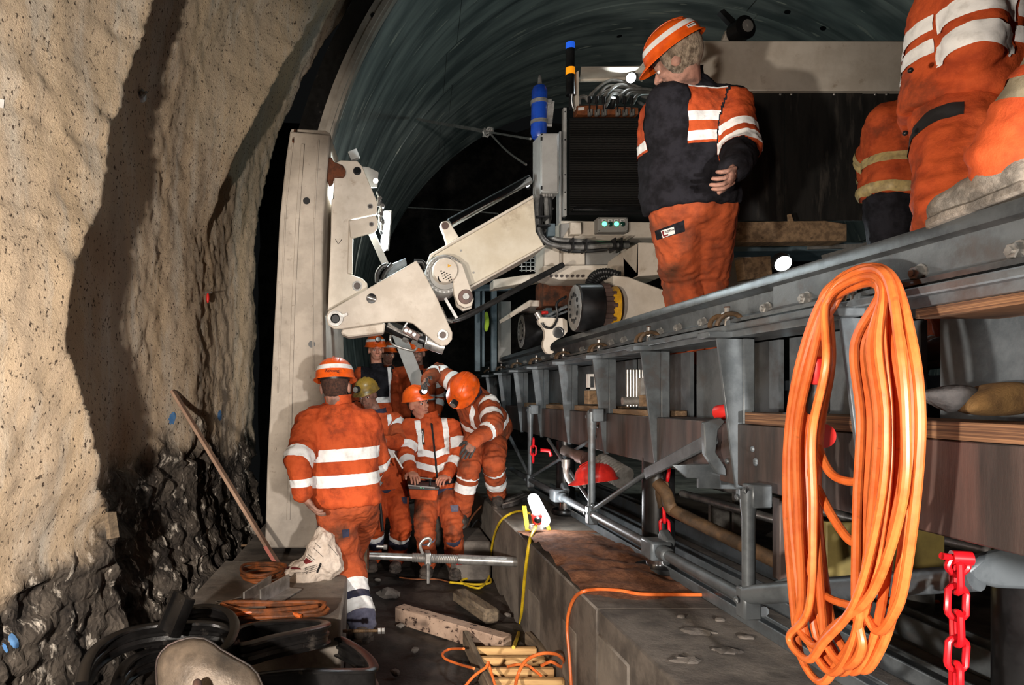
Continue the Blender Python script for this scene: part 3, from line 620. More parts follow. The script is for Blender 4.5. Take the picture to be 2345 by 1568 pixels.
mb = MB(); mb.lathe([(.016, -.04), (.022, -.03), (.024, .03), (.02, .035)], P(1872, 850, 1.93), V((.2, .3, -1)), 16); mb.build('plug_gland', REDPL, t)
mb = MB(); q = P(1888, 998, 1.95); mb.cyl(q, q+V((0, .012, 0)), .034, 20); mb.bar(P(1876, 935, 1.95), P(1880, 990, 1.95), .016, .01); mb.build('plug_cap', REDPL, t)
# red helmet hung under the girder
# ================================================================ HELD LINING SEGMENT
def c3(x, y): return (600+x/2.613, 260+y/2.613)
def c3l(l): return [c3(x, y) for x, y in l]
SD = 4.78
seg_in = [(757, 308), (748, 400), (740, 505), (737, 604), (738, 719), (741, 834), (740, 960), (733, 1120), (722, 1255)]
seg_out = [(606, 1255), (612, 1050), (620, 900), (630, 700), (640, 500), (655, 360), (664, 300)]
t = thing('concrete_segment', 'pale curved concrete segment held upright by the erector at left', 'concrete segment', P(670, 1255, SD))
mb = MB(); mb.prism([P(x, y, SD) for x, y in seg_in+seg_out], (.08, 1.32, 0)); mb.build('body', CONC, t, bevel=.012, seg=2)
def front_strip(nm, line, w, th, m=CONC, d=SD):
    mb = MB()
    for (x0, y0), (x1, y1) in zip(line, line[1:]): mb.prism([P(x0-w, y0, d), P(x0+w, y0, d), P(x1+w, y1, d), P(x1-w, y1, d)], (0, -th, 0))
    return mb.build(nm, m, t, bevel=.003)
front_strip('groove_rib', [(694, 330), (682, 500), (672, 700), (666, 900), (661, 1190)], 4, .014)
front_strip('edge_rib', [(730, 320), (720, 500), (716, 700), (718, 850)], 2, .008)
front_strip('groove_rib', [(672, 315), (655, 470), (644, 700), (636, 900)], 2, .006)
for x, y in ((702, 460), (714, 788)):
    mb = MB(); q = P(x, y, SD); mb.cyl(q+V((0, .01, 0)), q-V((0, .006, 0)), .024, 18); mb.build('bolt_socket', BLK, t)
for x, y in ((631, 1028), (632, 843)):
    mb = MB(); q = P(x, y, SD); mb.ell(q, (.01, .008, .014), None, 8, 6); mb.build('concrete_pip', CONC, t)
mb = MB(); mb.bar(P(676, 298, SD+.05), P(671, 325, SD-.01), .012, .02); mb.build('top_clip', RUST, t)
mb = MB(); mb.prism([P(x, y, SD+.1) for x, y in ((668, 296), (700, 297), (745, 299), (757, 306), (757, 312), (664, 304))], (0, 1.1, 0)); mb.build('top_edge', CONC, t)
# ================================================================ ERECTOR ARM
er = thing('segment_erector', 'cream steel erector arm gripping the concrete segment', 'machine arm', P(900, 800, 4.9))
E1, E2 = 4.86, 4.66
def eplate(nm, pts, d, th, m=CREAM, bev=.006, conv=c3l): mb = MB(); mb.plate(conv(pts), d, th); return mb.build(nm, m, er, bevel=bev, seg=2)
up = [(430, 300), (470, 278), (570, 282), (600, 315), (690, 530), (690, 590), (680, 602), (520, 635), (512, 955), (600, 985), (630, 1015), (632, 1060), (500, 1120), (393, 1180), (405, 900), (412, 720), (415, 512), (430, 508)]
eplate('upright_plate', up, E1, .045)
eplate('upright_plate', up, E1+.3, .045)
eplate('upright_web', [(418, 512), (440, 512), (430, 1120), (402, 1140)], E1+.04, .27)
eplate('top_web', [(470, 290), (570, 290), (580, 320), (470, 320)], E1+.04, .27)
eplate('slot_frame', [(520, 640), (680, 606), (694, 640), (690, 690), (672, 708), (545, 742), (530, 742)], E1-.03, .035)
eplate('slot_edge', [(520, 636), (546, 632), (540, 955), (512, 955)], E1-.004, .07)
big = [(383, 1215), (398, 1180), (430, 1162), (925, 878), (972, 955), (1050, 1105), (1140, 1310), (1138, 1350), (1112, 1382), (1075, 1390), (1045, 1375), (905, 1255), (860, 1242), (740, 1246), (480, 1287), (430, 1288), (395, 1262)]
eplate('rocker_plate', big, E2, .05)
eplate('rocker_plate', big, E2+.24, .045)
eplate('rocker_web', [(470, 1200), (720, 1160), (720, 1240), (480, 1280)], E2+.05, .2)
def disc(nm, x, y, r, d, th, m=CREAM, conv=c3, n=26, prof=None):
    q = P(*conv(x, y), d); k = d/F/2.613; mb = MB()
    mb.lathe(prof and [(a*r*k, b) for a, b in prof] or [(r*k, 0), (r*k, th*.8), (r*k*.94, th)], q, (0, -1, 0), n); return mb.build(nm, m, er, smooth=30)
def ringp(nm, x, y, r, d, th, m): return disc(nm, x, y, r, d, th, m, prof=[(1, 0), (1, th), (.62, th), (.58, th*.3), (.58, 0)])
ringp('pin_bush', 440, 1228, 46, E2, .03, GALV); disc('pin', 440, 1228, 24, E2, .012, BLK)
mb = MB(); a = [P(*c3(*q), E2-.03) for q in ((462, 1210), (508, 1190), (512, 1205), (468, 1228))]; mb.prism(a, (0, .02, 0)); mb.build('pin_keeper', GALV, er)
disc('inspection_hole', 655, 1106, 30, E2, .004, BLK)
mb = MB(); q = P(*c3(655, 1106), E2); mb.cyl(q+V((-.03, -.005, .01)), q+V((.03, -.005, -.01)), .014, 12); mb.build('hole_rod', GALV, er)
ringp('pin_bush', 1080, 1326, 32, E2, .02, GALV); disc('pin', 1080, 1326, 20, E2, .016, STEELB)
for x, y, r, dd in ((570, 1032, 30, E1), (648, 557, 16, E1), (655, 663, 14, E1-.03)): ringp('pin_bush', x, y, r, dd, .012, GALV); disc('pin', x, y, r*.7, dd, .014, STEELB)
ringp('pin_bush', 570, 345, 24, E1, .01, BLK); disc('pin', 570, 345, 18, E1, .014, CHROME)
# rusty gripping lug
mb = MB(); mb.plate(c3l([(395, 262), (415, 258), (432, 290), (480, 305), (500, 335), (498, 362), (480, 375), (430, 372), (425, 410), (402, 430), (390, 400)]), E1-.06, .05); mb.build('gripping_lug', RUST, er, bevel=.006)
# side bracket at the upper right
eplate('limit_switch_bracket', [(600, 315), (640, 320), (698, 350), (690, 440), (650, 442), (610, 360)], E1+.08, .02, GREYP, .003)
mb = MB(); mb.cyl(P(*c3(680, 402), E1+.08), P(*c3(680, 402), E1+.05), .02, 12); mb.build('limit_switch_knob', GALV, er)
mb = MB(); mb.bar(P(*c3(540, 225), E1+.35), P(*c3(560, 275), E1+.35), .07, .05, (0, 1, 0)); mb.build('rear_stop', GREYP, er)
# hydraulic fittings at the right edge of the upright
for i, (a, b, c) in enumerate((((690, 470), (712, 530), (700, 600)), ((700, 490), (722, 560), (706, 640)), ((690, 600), (724, 640), (712, 700)), ((684, 640), (705, 680), (716, 720)))):
    mb = MB(); mb.tube(spline([P(*c3(*a), E1+.1), P(*c3(*b), E1+.06), P(*c3(*c), E1+.1)], 6), .011, 8); mb.build('hydraulic_hose', HOSE, er)
for x, y in ((700, 515), (716, 560), (705, 610), (716, 660)):
    mb = MB(); q = P(*c3(x, y), E1+.04); mb.hexa(q, (0.3, -1, .2), .018, .03); mb.cyl(q, q+V((.0, .0, -.05)), .012, 8); mb.build('hose_fitting', GALV, er)
# inclined flat bar
mb = MB(); mb.bar(P(*c3(655, 715), E1+.12), P(*c3(740, 905), E1+.12), .05, .018, (0, 1, 0)); mb.build('tie_bar', GREYP, er, bevel=.003)
# slewing motor with ring and red-white lid
mb = MB(); mb.lathe([(.083, 0), (.083, .025), (.075, .03)], P(*c3(1092, 965), 4.8), (0, -1, 0), 40)
ring = disc('slew_ring', 1090, 968, 117, E2+.14, .06, GREYP, n=44, prof=[(1, -.3), (1, .04), (.96, .05), (.9, .05), (.88, .042), (.8, .042), (.78, .055), (.7, .055)])
lid = disc('slew_motor_lid', 1090, 950, 72, E2+.1, .08, CREAM, n=40, prof=[(1.1, -.1), (1.06, .05), (1, .085), (.97, .09)])
q = P(*c3(1122, 910), E2+.008); mb = MB(); mb.prism([q+V((-.012, 0, .011)), q+V((-.012, 0, -.013)), q+V((.011, 0, 0))], (0, -.002, 0)); mb.build('warning_triangle', YEL, er)
mb = MB()
for r_ in range(4):
    for k in range(4): q = P(*c3(1072+k*17+r_*5, 942+r_*15+k*7), E2+.008); mb.obox(q, (.011, .002, .006+.003*(k == r_)), Matrix.Rotation(-.35, 3, 'Y'))
mb.build('warning_print', INK, er, kind='stuff')
mb = MB(); mb.tube([P(*c3(1060+20*(1-math.cos(a))-6, 975+32*math.sin(a)), E2+.007) for a in [i*.2 for i in range(8)]], .0045, 6); mb.build('rotation_arrow', INK, er)
mb = MB()
for k in range(24):
    a = k*2*PI/24; q = P(*c3(1090+101*math.cos(a), 968+101*math.sin(a)), E2+.1); mb.cyl(q, q-V((0, .012, 0)), .0075, 6)
mb.build('ring_bolts', GALV, er, kind='stuff')
# upper clevis and linkage between rocker and boom
eplate('boom_lug', [(1130, 860), (1200, 900), (1255, 1060), (1268, 1110), (1255, 1150), (1215, 1162), (1175, 1140), (1150, 1080)], E2+.06, .06)
disc('lug_pin', 1218, 1096, 44, E2+.06, .01, STEELB); disc('lug_pin_head', 1218, 1096, 20, E2+.05, .022, GALV)
eplate('boom_lug', [(1150, 1080), (1265, 1100), (1255, 1165), (1205, 1180), (1165, 1150)], E2+.2, .05)
# boom: box beam with bright top flange
eplate('boom', [(1005, 858), (1020, 838), (1625, 500), (1640, 705), (1690, 792), (1240, 1045), (1215, 1010), (1130, 850)], E2+.24, .3, CREAM2)
eplate('boom_top_flange', [(1000, 856), (1004, 840), (1622, 485), (1625, 503), (1025, 848), (1012, 866)], E2+.2, .38)
eplate('boom_bottom_flange', [(1238, 1050), (1245, 1030), (1690, 785), (1692, 798)], E2+.2, .38)
for x, y in ((1190, 820), (1265, 952)): disc('boom_screw', x, y, 6, E2+.235, .008, GALV)
# hydraulic cylinder on top of the boom
mb = MB(); mb.cyl(P(*c3(1120, 662), 5.02), P(*c3(1600, 398), 5.25), .034, 18); mb.build('cylinder_barrel', CHROME, er)
mb = MB(); mb.cyl(P(*c3(1118, 640), 5.12), P(*c3(1600, 378), 5.3), .016, 12); mb.build('cylinder_pipe', STEEL, er)
eplate('cylinder_lug', [(1063, 668), (1075, 645), (1105, 640), (1128, 655), (1183, 745), (1105, 785), (1085, 720)], E2+.27, .05)
disc('lug_pin', 1095, 672, 22, E2+.26, .012, STEELB)
# hydraulic pipes and valve block under the rocker
for pts in ([(755, 1255), (830, 1300), (960, 1325)], [(750, 1270), (850, 1320), (930, 1350)], [(770, 1325), (768, 1355), (790, 1385), (870, 1412), (915, 1415), (935, 1380)], [(880, 1235), (850, 1280), (845, 1310)], [(960, 1300), (985, 1330), (975, 1400)]):
    mb = MB(); mb.tube(spline([P(*c3(*p), E2+.06+.03*random.random()) for p in pts], 6), .0085, 8); mb.build('hydraulic_pipe', GALV, er)
mb = MB(); mb.bar(P(*c3(850, 1290), E2+.08), P(*c3(940, 1345), E2+.08), .05, .055, (0, 1, 0)); vb = mb.build('valve_block', STEELB, er, bevel=.004)
mb = MB()
for x, y in ((862, 1298), (886, 1306), (910, 1322)): q = P(*c3(x, y), E2+.05); mb.cyl(q, q-V((0, .012, 0)), .013, 12)
mb.build('valve_ports', GALV, vb, kind='stuff')
mb = MB(); mb.cyl(P(*c3(745, 1268), E2+.16), P(*c3(1040, 1390), E2+.16), .045, 16); mb.build('lower_cylinder', GLOSSBLK, er)
mb = MB(); mb.cyl(P(*c3(985, 1365), E2+.13), P(*c3(1090, 1400), E2+.13), .05, 18); mb.build('cylinder_eye', ALU, er)
for x, y in ((845, 1350), (900, 1365), (930, 1385), (975, 1390)):
    q = P(*c3(x, y), E2+.04); mb = MB(); mb.hexa(q, (1, -.5, -.4), .017, .035); mb.cyl(q, q+V((.03, -.01, -.02)), .011, 8); mb.build('pipe_fitting', GALV, er)
mb = MB(); mb.prism([P(*c3(x, y), E2+.05) for x, y in ((480, 1287), (740, 1250), (730, 1310), (520, 1335), (470, 1318))], (0, .19, 0)); mb.build('lower_flange', CREAM, er, bevel=.01)
mb = MB(); mb.prism([P(*c3(x, y), E1+.1) for x, y in ((700, 1000), (770, 900), (860, 862), (868, 905), (800, 945), (720, 1030))], (0, .2, 0)); mb.build('manifold', STEEL, er, bevel=.006)
for pts in ([(690, 1010), (690, 960), (715, 920), (745, 905)], [(720, 1000), (740, 950), (780, 900)], [(910, 885), (960, 890), (980, 930)]):
    mb = MB(); mb.tube(spline([P(*c3(*p), E1+.05) for p in pts], 6), .018, 10); mb.build('hydraulic_hose', HOSE, er)
mb = MB(); mb.bar(P(*c3(1095, 1105), E2+.15), P(*c3(1165, 1225), E2+.15), .02, .02); mb.tube([P(*c3(1070, 1160), E2+.15), P(*c3(1100, 1230), E2+.15), P(*c3(1140, 1245), E2+.15)], .012, 8); mb.build('hose_guard', GALV, er)
# tally mark scratched on the plate
mb = MB(); mb.tube([P(*c3(440, 752), E1-.002), P(*c3(456, 782), E1-.002), P(*c3(478, 752), E1-.002)], .0024, 5); mb.build('chalk_tick', INK, er)
# long black hose to the machine
mb = MB(); mb.tube(spline([P(*c3(1110, 1240), 4.85), P(*c3(1200, 1220), 4.85), P(*c3(1380, 1130), 4.9), P(*c3(1600, 1010), 5.0), P(*c3(1800, 905), 5.1)], 8), .021, 12); mb.build('supply_hose', HOSE, None, label='long black supply hose rising from the erector to the machine', cat='hose')
# steel lath leaning below the arm
mb = MB(); mb.bar(P(912, 762, 6.35), P(968, 905, 6.35), .125, .02, (0, 1, 0)); mb.build('steel_lath', GREYP, None, bevel=.003, label='grey flat steel bar hanging below the erector arm', cat='bar')
# fluorescent tube behind the bracket
t = thing('tube_lamp', 'glowing fluorescent tube beside the erector bracket', 'lamp', P(880, 575, 5.0))
mb = MB(); mb.cyl(P(885, 486, 5.08), P(877, 572, 5.0), .022, 14); mb.build('tube', LAMPW, t)
mb = MB(); mb.bar(P(893, 484, 5.12), P(885, 572, 5.04), .03, .03); mb.build('holder', ALU, t)
light('tube_lamp_light', 'POINT', P(872, 520, 5.02), 70, (.82, .95, 1), .06)
# ================================================================ MACHINE CARRIAGE
mc = thing('erector_carriage', 'cream machine carriage with black radiator running on the rails', 'machine', P(1380, 760, 5.6))
MD = 5.45
def mplate(nm, pts, d, th, m=CREAM, bev=.006, par=None): mb = MB(); mb.plate(pts, d, th); return mb.build(nm, m, par or mc, bevel=bev)
rd = mplate('radiator', [(1302, 268), (1530, 268), (1530, 492), (1302, 492)], MD+.02, .2, BLK)
mb = MB()
for k in range(52):
    y = 276+k*4; mb.box(P(1306, 0, MD).x, P(1526, 0, MD).x, MD-.002, MD+.03, P(0, y+1.3, MD).z, P(0, y, MD).z)
mb.build('fins', RADF, rd, kind='stuff')
mplate('radiator_rail', [(1290, 246), (1298, 246), (1298, 494), (1290, 494)], MD-.06, .05, GREYP, .003)
mplate('radiator_foot', [(1318, 472), (1500, 472), (1515, 482), (1310, 482)], MD-.05, .06, GLOSSBLK)
mb = MB()
for y in (256, 320, 400, 440, 480): q = P(1294, y, MD-.06); mb.cyl(q, q-V((0, .003, 0)), .006, 8)
mb.build('rail_holes', BLK, mc, kind='stuff')
# valve bank with levers and hoses
vbk = mplate('valve_bank', [(1321, 242), (1385, 240), (1385, 250), (1410, 250), (1410, 244), (1462, 246), (1462, 262), (1321, 262)], MD, .1, COPPER, .003)
for k, x in enumerate((1350, 1366, 1382, 1414, 1430, 1446)):
    mb = MB(); mb.cyl(P(x, 258, MD-.02), P(x, 232, MD-.02), .006, 8); mb.cyl(P(x, 236, MD-.02), P(x, 222, MD-.02), .015, 10); mb.build('lever', BLK, vbk)
    mb = MB(); mb.cyl(P(x, 266, MD-.01), P(x, 252, MD-.01), .016, 8); mb.cyl(P(x+5, 264, MD-.02), P(x+5, 250, MD-.02), .008, 8); mb.build('valve_spool', GALV, vbk)
mb = MB(); mb.plate([(1324, 246), (1338, 245), (1338, 252), (1324, 253)], MD-.004, .004); mb.build('type_plate', WHITEP, vbk)
for k, (x0, y0, xt, yt, x1, y1) in enumerate(((1352, 220, 1400, 184, 1462, 200), (1368, 222, 1400, 196, 1470, 208), (1384, 222, 1420, 194, 1480, 214), (1366, 226, 1405, 206, 1478, 222), (1388, 236, 1405, 214, 1440, 222), (1416, 226, 1440, 206, 1492, 206), (1432, 226, 1452, 212, 1496, 214), (1450, 230, 1468, 216, 1500, 218))):
    mb = MB(); mb.tube(spline([P(x0-3, y0+6, MD+.05), P(x0+6, y0-8, MD+.06), P(xt, yt, MD+.12), P(x1, y1, MD+.2), P(x1+40, y1+22, MD+.3)], 7), .0135, 10); mb.build('hose', HOSEG, mc)
    mb = MB(); mb.cyl(P(x0-3, y0+8, MD+.05), P(x0+5, y0-6, MD+.06), .017, 10); mb.build('hose_ferrule', GALV, mc)
mb = MB(); mb.tube(spline([P(1326, 240, MD+.04), P(1328, 224, MD+.04), P(1340, 222, MD+.05), P(1348, 232, MD+.06)], 5), .016, 10); mb.build('pipe_bend', GALV, mc)
# lamp hood
mplate('hood_post', [(1317, 166), (1326, 160), (1326, 250), (1317, 250)], MD+.02, .05, CREAM, .003)
mb = MB(); a = [P(1331, 155, MD-.02), P(1476, 153, MD-.02), P(1468, 178, MD+.22), P(1328, 184, MD+.22)]; mb.prism(a, (0, .008, .012)); mb.prism([P(1328, 176, MD+.2), P(1470, 172, MD+.2), P(1470, 182, MD+.2), P(1328, 186, MD+.2)], (0, .02, 0)); mb.prism([P(1475, 153, MD-.02), P(1477, 153, MD-.02), P(1470, 182, MD+.22), P(1466, 182, MD+.22)], (.004, 0, -.02)); mb.build('lamp_hood', CREAM, mc)
def lamp(label, x, y, d, r, power, ax=(0, -1, 0), lx=None):
    t = thing('work_lamp', label, 'lamp', P(x, y, d), 'round work lamps'); q = P(x, y, d); ax = V(ax).normalized()
    mb = MB(); mb.lathe([(r*.4, -.07), (r*.9, -.05), (r, -.01), (r, .01), (r*.92, .012)], q, ax, 18); mb.build('housing', BLK, t)
    mb = MB(); mb.lathe([(1e-5, .022), (r*.5, .02), (r*.9, .011)], q, ax, 18); mb.build('lens', LAMPW, t)
    light('work_lamp_light', 'SPOT', q+ax*.05, power*1.5, (.86, .96, 1), .03, q+ax*2, 84, .5); return t
lamp('round work lamp glowing under the machine lamp hood', 1446, 178, MD+.1, .045, 9, (-.5, -.7, -.35))
lamp('small work lamp glowing behind the valve levers', 1405, 228, MD+.12, .03, 5, (.05, -.6, 1))
lamp('tiny lamp glowing at the head of the boom cylinder', 1208, 424, 5.3, .022, 2, (-.4, -1, 0))
light('tunnel_rear_light', 'POINT', (4.9, 6.6, 3.6), 85, (.8, 1, .97), .2)
# control box with four indicator lamps
t = thing('control_box', 'grey control box with four indicator buttons, two glowing green', 'control box', P(1402, 531, MD-.16))
mb = MB(); mb.plate([(1369, 497), (1438, 497), (1438, 531), (1369, 531)], MD-.14, .09); mb.build('housing', GREYP, t, bevel=.004)
for k, x in enumerate((1383.5, 1397, 1411, 1425)):
    q = P(x, 513, MD-.14); mb = MB(); mb.lathe([(.0225, 0), (.0225, .006), (.019, .009), (.019, .004)], q, (0, -1, 0), 16); mb.build('bezel', GALV, t)
    mb = MB(); mb.lathe([(.0185, 0), (.0185, .008), (.012, .013), (1e-5, .014)], q, (0, -1, 0), 16); mb.build('indicator', GREENON if k in (0, 2) else GREENOFF, t, label='glowing green indicator' if k in (0, 2) else 'unlit dark green indicator')
    mb = MB(); mb.plate([(x-5, 502), (x+5, 502), (x+5, 507), (x-5, 507)], MD-.141, .001); pt = mb.build('name_plate', WHITEP, t)
    mb = MB(); mb.plate([(x-3, 504), (x+3.5, 504), (x+3.5, 505.2), (x-3, 505.2)], MD-.1425, .001); mb.build('print', INK, pt)
for x, y in ((1371.5, 499.5), (1435.5, 499.5), (1371.5, 528.5), (1435.5, 528.5)):
    mb = MB(); q = P(x, y, MD-.14); mb.cyl(q, q-V((0, .003, 0)), .004, 8); mb.build('screw', BLK, t)
# lower cream frame under the radiator
mplate('lower_frame', [(1284, 505), (1512, 508), (1512, 545), (1320, 545), (1284, 548)], MD-.04, .3, CREAM)
mplate('frame_corner_box', [(1306, 508), (1332, 508), (1332, 536), (1306, 536)], MD-.12, .1, CREAM)
mb = MB(); mb.prism([P(1316, 540, MD-.1), P(1452, 540, MD-.1), P(1430, 553, MD-.14), P(1310, 553, MD-.14)], (0, .02, .0)); mb.build('frame_lip', CREAM, mc)
mplate('frame_bracket', [(1284, 512), (1310, 510), (1284, 552)], MD-.1, .05, GREYP, .003)
for (x0, y0, x1, y1, d, th, m, nm) in ((1252, 560, 1460, 612, MD+.1, .4, CREAM, 'underframe'), (1290, 572, 1340, 606, MD+.04, .06, CREAM, 'access_cover'), (1342, 572, 1420, 606, MD+.06, .06, GREYP, 'rear_cover'), (1245, 640, 1345, 700, MD+.3, .3, RUST, 'rust_frame')):
    mplate(nm, [(x0, y0), (x1, y0), (x1, y1), (x0, y1)], d, th, m)
mplate('cross_beam', [(1245, 608), (1405, 606), (1370, 640), (1280, 640), (1245, 630)], MD-.05, .3, CREAM)
mplate('side_beam', [(1130, 640), (1250, 622), (1250, 640), (1130, 660)], MD+.5, .2, CREAM)
mplate('side_upright', [(1247, 560), (1282, 560), (1282, 610), (1247, 625)], MD+.02, .3, CREAM)
mb = MB()
for k in range(6):
    mb.bar(P(1190, 574+k*9, MD+.9), P(1248, 574+k*9, MD+.9), .008, .008); mb.bar(P(1195+k*10, 570, MD+.9), P(1195+k*10, 622, MD+.9), .008, .008)
mb.build('mesh_guard', WHITEP, mc, kind='stuff')
mb = MB()
for k in range(7): q = P(1262+k*12, 632, MD-.06); mb.cyl(q, q-V((0, .012, 0)), .012, 8)
mb.build('beam_bolts', STEELB, mc, kind='stuff')
def wedge(nm, front, d, depth, m=CREAM, side=None): return mplate(nm, front, d, depth, m, .008)
mb = MB(); mb.prism([P(1462, 555, 4.75), P(1502, 555, 4.75), P(1530, 628, 4.75), P(1462, 632, 4.75)], (0, .5, 0)); mb.prism([P(1462, 555, 4.75), P(1462, 632, 4.75), P(1445, 636, 5.0), P(1414, 628, 5.05), P(1424, 580, 5.05)], (.0, .3, 0)); mb.build('upper_cover_box', CREAM, mc, bevel=.006)
mb = MB(); mb.prism([P(1405, 630, 4.6), P(1440, 634, 4.6), P(1545, 672, 4.6), P(1545, 760, 4.6), P(1405, 760, 4.6)], (0, .55, 0)); mb.build('wheel_cover', CREAM, mc, bevel=.006)
mb = MB(); mb.prism([P(1378, 640, 4.85), P(1405, 630, 4.61), P(1405, 700, 4.61), P(1378, 700, 4.85)], (.02, .1, 0)); mb.build('wheel_cover_side', ALU, mc)
# hoses looping under the cabinet
for k, pts in enumerate((((1232, 448), (1228, 480), (1232, 520), (1245, 550), (1275, 562), (1330, 566), (1390, 562), (1440, 562)), ((1240, 448), (1237, 490), (1240, 530), (1258, 553), (1300, 560), (1360, 558), (1440, 556)), ((1250, 450), (1252, 490), (1256, 530), (1275, 548), (1330, 552), (1400, 560)), ((1258, 450), (1260, 490), (1252, 520), (1250, 545), (1290, 570), (1340, 574), (1390, 570)), ((1245, 452), (1256, 470), (1266, 480)))):
    mb = MB(); mb.tube(spline([P(x, y, 5.12+.03*k) for x, y in pts], 6), .018 if k < 4 else .012, 10); mb.build('cable_loom', HOSE if k % 2 else HOSEG, mc)
for x, y in ((1232, 500), (1234, 520), (1300, 562), (1330, 564), (1395, 562), (1410, 562)): mb = MB(); q = P(x+8, y, 5.12); mb.obox(q, (.012 if y > 530 else .09, .12, .09 if y > 530 else .012)); mb.build('cable_tie', BLK, mc)
# power cabinet
t = thing('switch_cabinet', 'light grey switch cabinet on the machine beside the radiator', 'cabinet', P(1255, 445, 5.15))
mb = MB(); mb.prism([P(1238, 305, 5.1), P(1280, 305, 5.1), P(1280, 442, 5.1), P(1238, 442, 5.1)], (0, .25, 0)); mb.prism([P(1238, 305, 5.1), P(1238, 442, 5.1), P(1220, 448, 5.35), P(1220, 325, 5.35)], (.02, 0, 0)); mb.build('body', GREYP, t, bevel=.004)
mb = MB(); mb.plate([(1240.5, 308), (1277, 308), (1277, 439), (1240.5, 439)], 5.085, .016); dr = mb.build('door', GREYP, t, bevel=.004)
mb = MB()
for y in (316, 320, 428, 432): q = P(1240, y, 5.08); mb.obox(q, (.012, .012, .01))
mb.build('hinge', BLK, dr, kind='stuff')
for x in (1246, 1252, 1258, 1262): mb = MB(); q = P(x, 442, 5.14); mb.cyl(q, q-V((0, 0, .03)), .016, 10); mb.build('cable_gland', GALV, t)
mplate('cabinet_post', [(1281, 300), (1286, 300), (1286, 510), (1281, 510)], MD-.03, .1, GREYP, .003)
mplate('junction_box', [(1256, 511), (1272, 511), (1272, 540), (1254, 540)], 5.1, .06, TEAL, .004)
# blue gas bottle
t = thing('gas_bottle', 'dark blue gas bottle strapped upright above the switch cabinet', 'bottle', P(1234, 320, 5.4))
q0 = P(1233, 322, 5.4); L_ = (P(1236, 195, 5.4)-q0).length
mb = MB(); mb.lathe([(.02, 0), (.048, .02), (.062, .06), (.062, L_-.05), (.05, L_-.015), (.028, L_)], q0, P(1236, 195, 5.4)-q0, 24); mb.build('body', BLUEB, t)
mb = MB(); mb.lathe([(.028, 0), (.02, .01), (.016, .03), (.014, .06), (.008, .08)], P(1236, 196, 5.4), (0, 0, 1), 12); mb.build('neck', GALV, t)
for y in (235, 281):
    mb = MB(); q = P(1235, y, 5.4); mb.lathe([(.066, -.014), (.069, -.014), (.069, .014), (.066, .014)], q, (0, 0, 1), 24); mb.obox(q+V((.075, -.02, 0)), (.03, .03, .03)); mb.build('clamp_band', GALV, t)
mb = MB(); mb.bar(P(1262, 232, 5.42), P(1256, 290, 5.42), .02, .05); mb.build('clamp_bracket', ALU, t)
# beacon light
t = thing('signal_beacon', 'slim signal tower with blue top lens and amber band', 'beacon', P(1306, 250, 5.4))
for nm, y0, y1, r, m in (('base_stem', 252, 216, .012, GLOSSBLK), ('socket', 218, 196, .036, GLOSSBLK), ('lower_module', 198, 172, .035, GLOSSBLK), ('amber_lens', 172, 156, .036, AMBER), ('upper_module', 156, 113, .036, GLOSSBLK)):
    mb = MB(); mb.cyl(P(1306, y0, 5.4), P(1306, y1, 5.4), r, 20); mb.build(nm, m, t)
mb = MB(); mb.lathe([(.035, 0), (.036, .03), (.034, .05), (.02, .056)], P(1306, 113, 5.4), (0, 0, 1), 20); mb.build('blue_lens', BLUEL, t)
mb = MB(); mb.tube(spline([P(1310, 216, 5.38), P(1309, 232, 5.38), P(1313, 248, 5.38)], 5), .004, 6); mb.build('wire', WHITEP, t)
# bogie wheels on the rail
def wheel(d, r, x, label):
    t = thing('drive_wheel', label, 'wheel', (x, d, ZT), 'toothed drive wheels on the rail'); c = V((x, d, ZT+r))
    mb = MB(); mb.lathe([(r*.92, -.012), (r, 0), (r, .15), (r*.95, .155)], c, (1, 0, 0), 40); mb.build('tread', GLOSSBLK, t)
    mb = MB(); mb.lathe([(1e-5, -.014), (r*.94, -.014), (r*.94, -.006)], c, (1, 0, 0), 36); f = mb.build('face_disc', ALU, t)
    mb = MB()
    for k in range(12): a = k*PI/6; q = c+V((-.014, math.cos(a)*r*.55, math.sin(a)*r*.55)); mb.cyl(q, q-V((.005, 0, 0)), r*(.1 if k % 2 else .06), 10)
    mb.build('face_holes', BLK, f, kind='stuff')
    mb = MB(); n = 30; pts = []
    for k in range(n*2): rr = r*1.02 if k % 2 else r*.9; a = k*PI/n; pts.append(c+V((.155, math.cos(a)*rr, math.sin(a)*rr)))
    mb.prism(pts, (.05, 0, 0)); mb.build('gear_ring', STEELB, t, smooth=0)
    mb = MB(); mb.lathe([(r*.9, .205), (r*.9, .26), (r*.4, .27)], c, (1, 0, 0), 30); mb.build('yellow_flange', YEL, t)
    for k in range(10): mb = MB(); a = k*PI/5; q = c+V((.2, math.cos(a)*r*.86, math.sin(a)*r*.86)); mb.cyl(q, q+V((.03, 0, 0)), .016, 8); mb.build('flange_bolt', STEELB, t)
    return t
wheel(4.6, .162, 1.34, 'near black toothed drive wheel with pale perforated disc on the rail')
wheel(6.3, .162, 1.34, 'far black toothed drive wheel behind the cream hook')
# corrugated hose over the near wheel
for k, pts in enumerate((((1350, 675), (1348, 650), (1362, 628), (1390, 622), (1420, 630)), ((1360, 672), (1362, 650), (1380, 634), (1410, 632)))):
    sp = spline([P(x, y, 4.7+.05*k) for x, y in pts], 10); mb = MB(); mb.tube(sp, [.022+.005*(i % 2) for i in range(len(sp))], 10); mb.build('corrugated_hose', BLK, mc)
mplate('motor_block', [(1352, 660), (1375, 640), (1398, 650), (1398, 720), (1352, 720)], 4.78, .2, STEELB)
